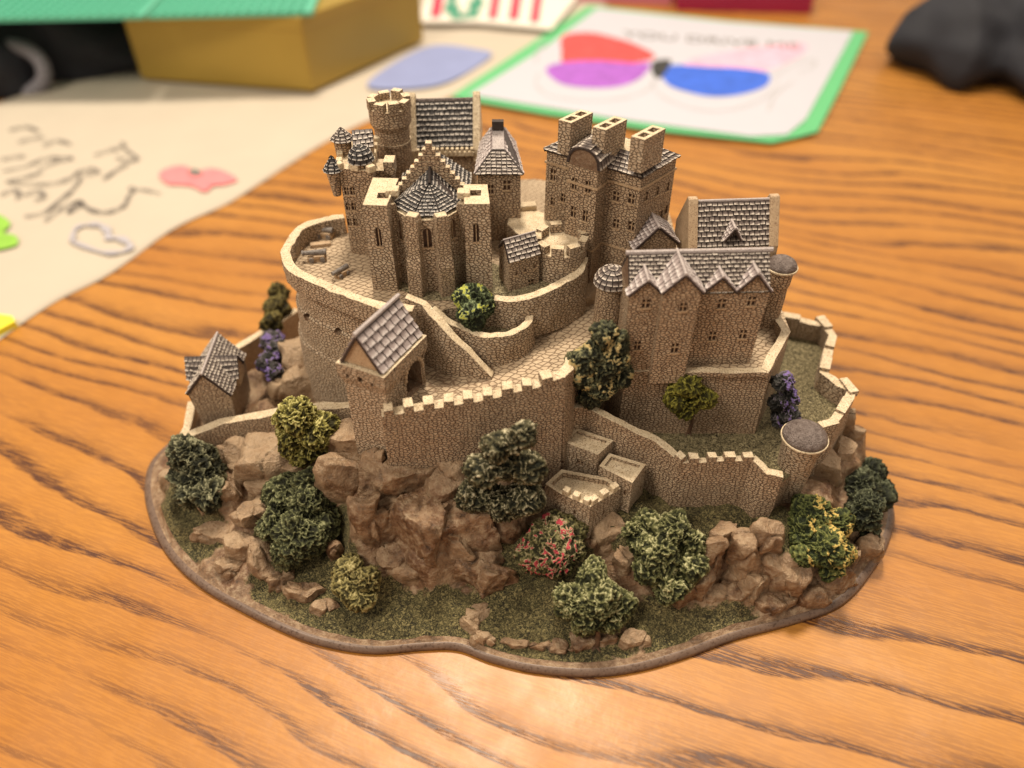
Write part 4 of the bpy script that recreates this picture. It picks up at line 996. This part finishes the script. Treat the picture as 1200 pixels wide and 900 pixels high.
tree_px('tree', 'blue green tree with white tips before the curtain wall', 'pale', [(611,508,15),(582,524,19),(598,520,14),(568,552,21),(616,548,19),(590,548,16),(610,580,22),(560,580,21),(585,588,21)], 5, yp=terr(590,618).y-.1, lump=.115)
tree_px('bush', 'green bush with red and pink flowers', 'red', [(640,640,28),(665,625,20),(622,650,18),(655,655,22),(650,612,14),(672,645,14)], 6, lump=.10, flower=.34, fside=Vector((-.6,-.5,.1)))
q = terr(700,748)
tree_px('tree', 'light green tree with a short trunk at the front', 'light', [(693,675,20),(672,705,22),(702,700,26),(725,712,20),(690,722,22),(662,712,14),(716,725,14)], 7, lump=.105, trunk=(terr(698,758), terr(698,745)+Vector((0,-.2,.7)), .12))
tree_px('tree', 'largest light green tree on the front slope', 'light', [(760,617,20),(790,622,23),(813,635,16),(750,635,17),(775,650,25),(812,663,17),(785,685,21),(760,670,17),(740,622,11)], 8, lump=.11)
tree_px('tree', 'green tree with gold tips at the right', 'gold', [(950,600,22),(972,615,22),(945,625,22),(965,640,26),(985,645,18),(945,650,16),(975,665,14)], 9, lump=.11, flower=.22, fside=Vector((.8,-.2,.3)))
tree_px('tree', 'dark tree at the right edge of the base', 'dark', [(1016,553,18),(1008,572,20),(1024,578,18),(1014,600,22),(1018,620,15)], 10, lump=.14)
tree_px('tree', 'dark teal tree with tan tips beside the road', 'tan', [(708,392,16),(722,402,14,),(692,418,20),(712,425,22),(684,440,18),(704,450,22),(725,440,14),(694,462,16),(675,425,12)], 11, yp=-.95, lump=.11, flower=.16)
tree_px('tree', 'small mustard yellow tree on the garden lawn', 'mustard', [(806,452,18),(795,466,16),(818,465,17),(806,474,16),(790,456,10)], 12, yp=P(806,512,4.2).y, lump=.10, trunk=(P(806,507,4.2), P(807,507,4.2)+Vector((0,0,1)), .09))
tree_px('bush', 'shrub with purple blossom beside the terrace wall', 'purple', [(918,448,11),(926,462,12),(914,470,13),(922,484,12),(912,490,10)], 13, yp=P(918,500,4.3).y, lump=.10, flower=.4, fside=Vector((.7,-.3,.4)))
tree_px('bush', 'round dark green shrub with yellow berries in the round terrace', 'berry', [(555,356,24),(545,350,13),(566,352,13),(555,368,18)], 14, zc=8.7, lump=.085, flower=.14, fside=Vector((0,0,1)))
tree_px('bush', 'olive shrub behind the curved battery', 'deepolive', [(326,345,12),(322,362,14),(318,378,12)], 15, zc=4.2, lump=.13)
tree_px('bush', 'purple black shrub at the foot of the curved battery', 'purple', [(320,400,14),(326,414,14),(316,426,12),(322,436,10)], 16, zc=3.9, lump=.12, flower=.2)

# ================================================================== table
def wood_mat():
    m, nt, bs = newmat('oak'); ob = nd(nt, 'ShaderNodeTexCoord').outputs['Object']
    mp = nd(nt, 'ShaderNodeMapping'); mp.vector_type = 'POINT'; mp.inputs['Rotation'].default_value = (0,0,math.radians(21)); lk(nt, ob, mp.inputs[0])
    sp = nd(nt, 'ShaderNodeSeparateXYZ'); lk(nt, mp.outputs[0], sp.inputs[0]); U_, V_ = sp.outputs[0], sp.outputs[1]
    def cmb(su, sv):
        c = nt.nodes.new('ShaderNodeCombineXYZ'); lk(nt, math_(nt, 'MULTIPLY', U_, su), c.inputs[0]); lk(nt, math_(nt, 'MULTIPLY', V_, sv), c.inputs[1]); return c.outputs[0]
    big = noise_n(nt, cmb(.022, .05), 1.0, 2, .4)
    ph = math_(nt, 'ADD', math_(nt, 'MULTIPLY', V_, .62), math_(nt, 'MULTIPLY', big, 9.0))
    ph = math_(nt, 'ADD', ph, math_(nt, 'MULTIPLY', noise_n(nt, cmb(.5, 1.2), 1.0, 3, .6), .22))
    ph = math_(nt, 'ADD', ph, math_(nt, 'MULTIPLY', noise_n(nt, cmb(.05, .22), 1.0, 2, .5), 2.6))
    fr = math_(nt, 'FRACT', ph)
    msk = ramp(nt, noise_n(nt, cmb(.05, .16), 1.0, 3, .55), [(.34, .12), (.50, 1.)])
    band = ramp(nt, fr, [(0.0, 0.), (.05, .95), (.16, 1.), (.32, .25), (.6, 0.), (1.0, 0.)])
    band = math_(nt, 'MULTIPLY', band, msk)
    fine = noise_n(nt, cmb(1.0, 16.), 1.0, 5, .75)
    pores = ramp(nt, noise_n(nt, cmb(.8, 14.), 1.0, 3, .7), [(.45, 0.), (.52, 1.)])
    base = mixc(nt, fine, (.48,.205,.034), (.35,.125,.020))
    base = mixc(nt, ramp(nt, noise_n(nt, cmb(.04, .15), 1.0, 3, .5), [(.3,0.),(.7,1.)]), base, (.50,.225,.040))
    base = mixc(nt, math_(nt, 'MULTIPLY', band, .35), base, (.19,.062,.018))
    amt = math_(nt, 'MULTIPLY', band, math_(nt, 'ADD', .22, math_(nt, 'MULTIPLY', pores, .95)))
    col = mixc(nt, amt, base, (.06,.02,.009))
    col = mixc(nt, math_(nt, 'MULTIPLY', pores, .22), col, (.17,.055,.016))
    lk(nt, col, bs.inputs['Base Color'])
    sm = noise_n(nt, ob, .35, 4, .6); lk(nt, ramp(nt, sm, [(.3, .34), (.75, .50)]), bs.inputs['Roughness'])
    h = math_(nt, 'ADD', math_(nt, 'MULTIPLY', noise_n(nt, ob, 1.3, 3), .8), math_(nt, 'MULTIPLY', math_(nt, 'MULTIPLY', band, pores), -.25))
    bump(nt, bs, h, .35, .05)
    bs.inputs['Specular IOR Level'].default_value = .5
    return m
b = bmesh.new(); box(b, (10, 50), (1,0), (0,1), 110, 82, -2.5, 0.0, 0)
tb = link('table', b, [wood_mat()], None, bevel=.4); tag(tb, kind='structure')

# ================================================================== things in the blurred background
def flat(name, poly, z, mat, t=.03, parent=None, wav=0.0):
    b = bmesh.new(); a = [b.verts.new((p.x, p.y, z)) for p in poly]; f = b.faces.new(a); r = bmesh.ops.extrude_face_region(b, geom=[f])
    for v in r['geom']:
        if isinstance(v, bmesh.types.BMVert): v.co.z += t
    return link(name, b, [mat], parent)
def simple(name, col, rough=.7, var=.12, sc_=.4, bstr=.3):
    m, nt, bs = newmat(name); ob = nd(nt, 'ShaderNodeTexCoord').outputs['Object']; n = noise_n(nt, ob, sc_, 4)
    lk(nt, mixc(nt, n, tuple(c*(1-var) for c in col), tuple(min(1, c*(1+var)) for c in col)), bs.inputs['Base Color']); bs.inputs['Roughness'].default_value = rough
    bump(nt, bs, n, bstr, .3); return m
# creased fabric banner
cloth_m = simple('cream_cloth', (.50,.44,.36), .85, .06, .25)
def banner():
    near = [P(-90,470), P(-20,415), P(20,385), P(70,352), P(130,322), P(200,272), P(270,238), P(330,200), P(390,163), P(440,140), P(520,118), P(560,96), P(620,62), P(660,38), P(720,0)]
    far = [P(-220,215), P(-120,170), P(-60,145), P(0,121), P(50,103), P(100,88), P(160,73), P(230,55), P(290,38), P(340,22), P(390,8), P(440,-6), P(500,-22), P(570,-42), P(640,-60)]
    near = smooth_ring(near, 5, False); far = smooth_ring(far, 5, False); b = bmesh.new(); rows = []; K = 46
    for i, (p, q) in enumerate(zip(near, far)):
        row = []
        for j in range(K+1):
            t = j/K; c = p.lerp(q, t); h = .08+.20*max(0, noise.noise(Vector((c.x*.09, c.y*.16, 0))))+.06*abs(noise.noise(Vector((c.x*.3, c.y*.3, 4))))
            if j in (0, K): h = .05+.10*abs(noise.noise(c*.2))
            row.append(b.verts.new((c.x, c.y, h)))
        rows.append(row)
    for a, c in zip(rows, rows[1:]):
        for j in range(K): b.faces.new((a[j], a[j+1], c[j+1], c[j]))
    o = link('banner', b, [cloth_m], None, smooth=True); s = o.modifiers.new('thick', 'SOLIDIFY'); s.thickness = .05; s.offset = -1
    return o
ban = banner(); tag(ban, 'cream cloth banner with handwriting, pink flower and heart, lying on the table', 'banner')
BZ = .26
def blob(name, px_pts, z, mat, parent, n=5, t=.006):
    return flat(name, smooth_ring([P(x, y, z) for x, y in px_pts], n), z, mat, t, parent)
def stroke(bm, px_pts, z, w, t=.006, n=6):
    pts = smooth_ring([P(x, y, z) for x, y in px_pts], n, False); L0 = []; R0 = []
    for i, p in enumerate(pts):
        d = (pts[min(len(pts)-1, i+1)]-pts[max(0, i-1)]).normalized(); s = Vector((-d.y, d.x, 0)); k = w*(.55+.45*math.sin(PI*i/(len(pts)-1)))*(1+.35*math.sin(i*.9))
        L0.append(p+s*k/2); R0.append(p-s*k/2)
    up = Vector((0,0,t))
    for i in range(len(pts)-1):
        q = [L0[i], L0[i+1], R0[i+1], R0[i]]; a = [bm.verts.new(x) for x in q]; c = [bm.verts.new(x+up) for x in q]
        bm.faces.new(c); bm.faces.new(a[::-1])
        for k in range(4): bm.faces.new((a[k], a[(k+1) % 4], c[(k+1) % 4], c[k]))
ink = simple('grey_ink', (.17,.15,.14), .8); pink = simple('pink_paint', (.80,.22,.24), .8, .2, 1.5); leafg = simple('leaf_paint', (.25,.50,.06), .8, .3, 1.2)
b = bmesh.new()
for st in ([(0,186),(18,183),(30,182)], [(3,200),(30,194),(52,185),(70,184),(84,185),(62,190),(44,199)], [(6,213),(28,207),(50,201)], [(9,212),(36,215),(62,214),(82,208),(94,200),(108,197),(115,200),(108,203),(98,203)],
           [(96,206),(84,222),(72,232),(52,248),(28,253)], [(110,181),(126,176),(140,172),(146,168),(141,166)], [(146,174),(158,182),(160,186),(150,187),(136,184)], [(0,228),(14,222),(24,226),(18,232)], [(28,228),(44,223),(52,230),(40,234)],
           [(52,258),(66,248),(78,240),(92,236),(94,240),(80,248),(92,235),(104,244),(122,248),(138,244),(147,238),(150,230),(158,222),(170,222),(188,226)], [(150,221),(158,218)], [(20,166),(40,161),(52,160)], [(50,170),(66,164),(84,168)],
           [(150,190),(134,200),(120,210)], [(10,152),(30,148),(46,153)]):
    b = bmesh.new(); stroke(b, st, BZ, .22); link('handwriting', b, [ink], ban)
b = bmesh.new(); stroke(b, [(84,282),(88,268),(100,263),(116,263),(126,270),(128,278),(142,279),(153,288),(140,295),(116,294),(84,282)], BZ, .42); link('heart', b, [simple('heart_grey', (.40,.38,.42), .8)], ban)
b = bmesh.new()
fl = blob('flower', [(186,204),(198,196),(216,194),(230,200),(246,197),(262,200),(278,210),(262,216),(250,217),(240,224),(226,218),(210,216),(196,215)], BZ, pink, ban)
blob('flower_centre', [(220,200),(230,198),(238,204),(226,206)], BZ+.03, ink, fl)
blob('leaf', [(-20,250),(0,252),(12,262),(4,272),(18,276),(20,286),(0,292),(-20,292)], BZ, leafg, ban)
yl = simple('yellow_paper', (.85,.80,.05), .6); y_o = flat('yellow_note', [P(-60,380), P(-10,374), P(18,378), P(22,384), P(0,396), P(-60,420)], .0, yl, .45); tag(y_o, 'bright yellow paper corner under the banner at the left edge', 'paper')
# blue print
bl = flat('blue_sheet', smooth_ring([P(430,98,.3), P(480,104,.3), P(530,94,.3), P(575,66,.3), P(560,58,.3), P(500,55,.3)], 6), .3, simple('blue_print', (.24,.28,.50), .7), .03); tag(bl, 'blue sheet lying beside the gold box', 'paper')
# gold box
BZT = 6.2
a0, a1, a2 = P(167,97), P(367,112), P(497,52); a3 = a0+(a2-a1)
gold = simple('gold_card', (.40,.27,.05), .42, .08, .2, .15); gold.node_tree.nodes['Principled BSDF'].inputs['Metallic'].default_value = .35
b = bmesh.new(); loft(b, [atz([a0,a1,a2,a3], .3), atz([a0,a1,a2,a3], BZT)], side=0, top=0, vstep=20); gb = link('gift_box', b, [gold], None, bevel=.15)
tag(gb, 'matte gold cardboard box standing on the banner', 'box')
b = bmesh.new(); r = off([a0,a1,a2,a3], .12); loft(b, [atz(r, BZT-1.1), atz(r, BZT-.02)], side=0, top=0, vstep=20); link('lid', b, [gold], gb, bevel=.1)
# studded green plates on the box
plm = simple('green_plastic', (.10,.44,.30), .35, .05, .3, .05)
def plate(p, q, depth, label):
    e = (q-p); W = e.length; e.normalize(); s = Vector((-e.y, e.x, 0)); b = bmesh.new()
    if s.y < 0: s = -s
    ring = [p, q, q+s*depth, p+s*depth]; loft(b, [atz(ring, BZT), atz(ring, BZT+.32)], side=0, top=0, vstep=99)
    nx, ny = int(W/.8), min(9, int(depth/.8))
    for i in range(nx):
        for j in range(ny):
            c = p+e*(.4+.8*i)+s*(.4+.8*j)
            loft(b, [cyl_ring(c, .24, BZT+.30, 10), cyl_ring(c, .24, BZT+.49, 10)], side=0, top=0, vstep=9, cap_bot=0)
    o = link('building_plate', b, [plm], None); tag(o, label, 'building plate', 'green studded plates on the gold box')
k = (P(366,13,BZT+.3)-P(170,17,BZT+.3)).normalized()
plate(P(172,18,BZT+.3), P(366,14,BZT+.3), 12, 'right green studded building plate on top of the gold box')
plate(P(172,18,BZT+.3)-k*25.6, P(172,18,BZT+.3)-k*.25, 12, 'left green studded building plate overhanging the gold box')
# drawing on a green sheet
gs = flat('green_sheet', [P(528,113,.3), P(640,132,.4), P(760,150,.4), P(905,164,.5), P(935,156,.6), P(960,148,.7), P(985,102,.5), P(1018,36,.4), P(850,24,.3), P(690,6,.3)], .25, simple('green_card', (.11,.45,.19), .6, .05), .05)
tag(gs, 'bright green sheet under the drawing of glasses', 'paper')
PZ = .36
dr = flat('drawing', [P(550,111,PZ), P(720,139,PZ), P(880,160,PZ), P(922,158,PZ), P(944,140,PZ), P(1000,37,PZ), P(850,26,PZ), P(700,10,PZ), P(640,55,PZ)], PZ, simple('white_paper', (.50,.50,.57), .7, .03), .03)
tag(dr, 'white sheet with a coloured marker drawing of glasses, on the green sheet', 'drawing')
z = PZ+.045
def mk(nm, c): return simple(nm, c, .75, .45, 1.1, .0)
blob('coloured_lens', [(660,42),(690,38),(720,44),(745,52),(768,66),(740,74),(700,72),(662,74),(658,60)], z, mk('red_marker', (.75,.07,.07)), dr)
blob('coloured_lens', [(640,80),(660,73),(700,71),(740,74),(762,74),(752,90),(730,100),(700,103),(665,100),(648,92)], z+.01, mk('violet_marker', (.34,.10,.50)), dr)
blob('coloured_lens', [(800,74),(840,62),(900,54),(938,50),(946,58),(925,72),(890,84),(840,82)], z, mk('pink_marker', (.85,.42,.55)), dr)
blob('coloured_lens', [(775,84),(790,76),(830,78),(870,80),(900,86),(898,100),(870,110),(835,113),(800,106),(782,98)], z+.01, mk('blue_marker', (.035,.12,.62)), dr)
b = bmesh.new(); pen = simple('pencil_line', (.42,.41,.44), .8)
for st in ([(632,86),(628,98),(645,112),(690,118),(735,114),(760,104),(772,88)], [(764,92),(770,108),(800,124),(840,130),(880,122),(905,108),(912,92)], [(905,90),(930,76),(955,70),(950,80),(935,84)], [(900,130),(910,110),(930,95)], [(640,50),(630,60),(628,74)]):
    b = bmesh.new(); stroke(b, st, z, .22); link('outline', b, [pen], dr)
blob('nose_bridge', [(766,72),(786,70),(782,82),(772,92),(764,84)], z+.02, simple('black_marker', (.03,.03,.03), .7), dr)
def text(s, p, e_dir, size, mat, parent, zz):
    cu = bpy.data.curves.new('t', 'FONT'); cu.body = s; cu.size = size; cu.extrude = .012; ob_ = bpy.data.objects.new('t', cu); C.objects.link(ob_)
    bpy.context.view_layer.update(); me = bpy.data.meshes.new_from_object(ob_.evaluated_get(bpy.context.evaluated_depsgraph_get())); bpy.data.objects.remove(ob_)
    me.materials.clear(); me.materials.append(mat); o = bpy.data.objects.new('lettering', me); C.objects.link(o); o.parent = parent
    o.location = (p.x, p.y, zz); o.rotation_euler.z = math.atan2(e_dir.y, e_dir.x); return o
d = P(950,52,z)-P(730,36,z)
text('YOU DRIVE ME', P(728,43,z), d, 2.5, ink, dr, z+.02)
# printed card with red and green letters, crimson and pink boxes beyond
wc = flat('printed_card', [P(486,26,.75), P(560,26,.75), P(646,34,.75), P(690,-20,.75), P(520,-40,.75)], .62, simple('card_white', (.80,.74,.66), .6, .04), .1); tag(wc, 'pale card with big red and green letters behind the gold box', 'card')
red = simple('red_print', (.58,.03,.08), .6); grn = simple('green_print', (.06,.28,.18), .6); z = .76
for x0, x1, yb in ((504,516,20),(572,582,22),(596,607,23),(621,631,26)): 
    flat('letter', [P(x0,yb,z), P(x1,yb,z), P(x1+6,-14,z), P(x0+6,-14,z)], z, red, .02, wc)
b = bmesh.new(); stroke(b, [(532,-12),(529,4),(532,16),(543,20),(553,16),(558,4),(562,-12)], z, 1.6); link('letter', b, [grn], wc)
def lowbox(name, pts, h, mat, label):
    p0, p1, dd = P(*pts[0]), P(*pts[1]), pts[2]; s = Vector((-(p1-p0).y, (p1-p0).x, 0)).normalized()
    if s.y < 0: s = -s
    b = bmesh.new(); r = [p0, p1, p1+s*dd, p0+s*dd]; loft(b, [atz(r, 0.02), atz(r, h)], side=0, top=0, vstep=50); o = link(name, b, [mat], None, bevel=.1); tag(o, label, 'box')
lowbox('flat_box', ((792,13),(950,17),14), 3.0, simple('crimson_card', (.36,.015,.07), .4), 'crimson flat box behind the drawing')
lowbox('flat_box', ((655,3),(786,8),12), 1.5, simple('dusty_pink_card', (.60,.20,.26), .5), 'dusty pink flat box left of the crimson one')
# dark clothes
def heap(name, label, cat, blobs, mat, seed):
    b = bmesh.new()
    for c, r in blobs:
        q = bmesh.ops.create_icosphere(b, subdivisions=5, radius=1.0)['verts']
        for v in q:
            k = v.co.copy(); v.co = Vector((k.x*r[0], k.y*r[1], k.z*r[2]))+c
            f = noise.noise(Vector((v.co.x*.22, v.co.y*.22, v.co.z*.35+seed))); v.co += k*f*1.1+k*(abs(noise.noise(v.co*.16+Vector((seed,0,0))))*-1.6)
            v.co.z = max(.04, v.co.z)
    o = link(name, b, [mat], None, smooth=True); tag(o, label, cat); return o
blackf = simple('black_fabric', (.012,.013,.02), .8, .3, .5, .6)
heap('jacket', 'black cloth jacket heaped on the table at the right edge', 'jacket', [(P(1140,62,2.0)+Vector((0,2,0)), (6.0,6,4.4)), (P(1220,60,2.5)+Vector((4,0,0)), (9,9,5.5)), (P(1220,20,3)+Vector((4,6,2)), (10,9,7))], blackf, 2)
bag = heap('bag', 'black bag with grey handles on the table at the left edge', 'bag', [(P(95,60,1.5)+Vector((0,2.0,0)), (8,5.5,4.2)), (P(40,60,2)+Vector((0,3,0)), (9,6,5)), (P(-40,60,2)+Vector((-3,0,0)), (12,9,6))], blackf, 5)
b = bmesh.new(); c = P(18,82,1.8)
for i in range(28):
    a, a2_ = 2*PI*i/28, 2*PI*(i+1)/28; f = lambda t: c+Vector((math.cos(t)*2.4, math.sin(t)*.7, math.sin(t)*1.7))
    tube(b, f(a), f(a2_), .62, 0, 8)
link('handle', b, [simple('grey_webbing', (.22,.21,.24), .7)], bag, smooth=True)
b = bmesh.new(); c = P(-2,45,3.0)
for i in range(28):
    a, a2_ = 2*PI*i/28, 2*PI*(i+1)/28; f = lambda t: c+Vector((math.cos(t)*2.2, math.sin(t)*.6, math.sin(t)*1.6))
    tube(b, f(a), f(a2_), .55, 0, 8)
link('handle', b, [bpy.data.materials['grey_webbing']], bag, smooth=True)

# keep the tree at thing > part > sub-part (everything is built in world coordinates, so parents can change freely)
def depth_of(o):
    d = 0
    while o.parent: o = o.parent; d += 1
    return d
bpy.context.view_layer.update()
for o in list(C.objects):
    while depth_of(o) > 2: o.parent = o.parent.parent

# ================================================================== light and camera
w = bpy.data.worlds.new('World'); sc.world = w; w.use_nodes = True; bg = w.node_tree.nodes['Background']; bg.inputs[0].default_value = (1.0,.85,.68,1); bg.inputs[1].default_value = .48
def lamp(loc, target, size, power, col):
    l = bpy.data.lights.new('ceiling_lamp', 'AREA'); l.shape = 'DISK'; l.size = size; l.energy = power; l.color = col
    o = bpy.data.objects.new('ceiling_lamp', l); C.objects.link(o); o.location = loc; o.rotation_euler = (Vector(target)-Vector(loc)).to_track_quat('-Z', 'Y').to_euler(); return o
lamp((-4, 62, 150), (0,0,0), 26, 265000, (1.0,.86,.67))
lamp((80, 60, 150), (0,0,0), 24, 60000, (1.0,.84,.66))
lamp((-75, -45, 120), (0,0,0), 45, 112000, (1.0,.87,.70))
cam = bpy.data.cameras.new('camera'); co = bpy.data.objects.new('camera', cam); C.objects.link(co); sc.camera = co
cam.dof.aperture_ratio = 1; co.location = CAM; co.rotation_euler = (math.radians(90)-TH, 0, 0); cam.sensor_width = 36; cam.lens = 27.0; cam.clip_end = 1000; cam.clip_start = .5
cam.dof.use_dof = True; cam.dof.focus_distance = 27.6; cam.dof.aperture_fstop = .027/.60; cam.dof.aperture_blades = 0
sc.view_settings.view_transform = 'Standard'; sc.view_settings.look = 'None'; sc.view_settings.exposure = 0.06; sc.view_settings.gamma = 1
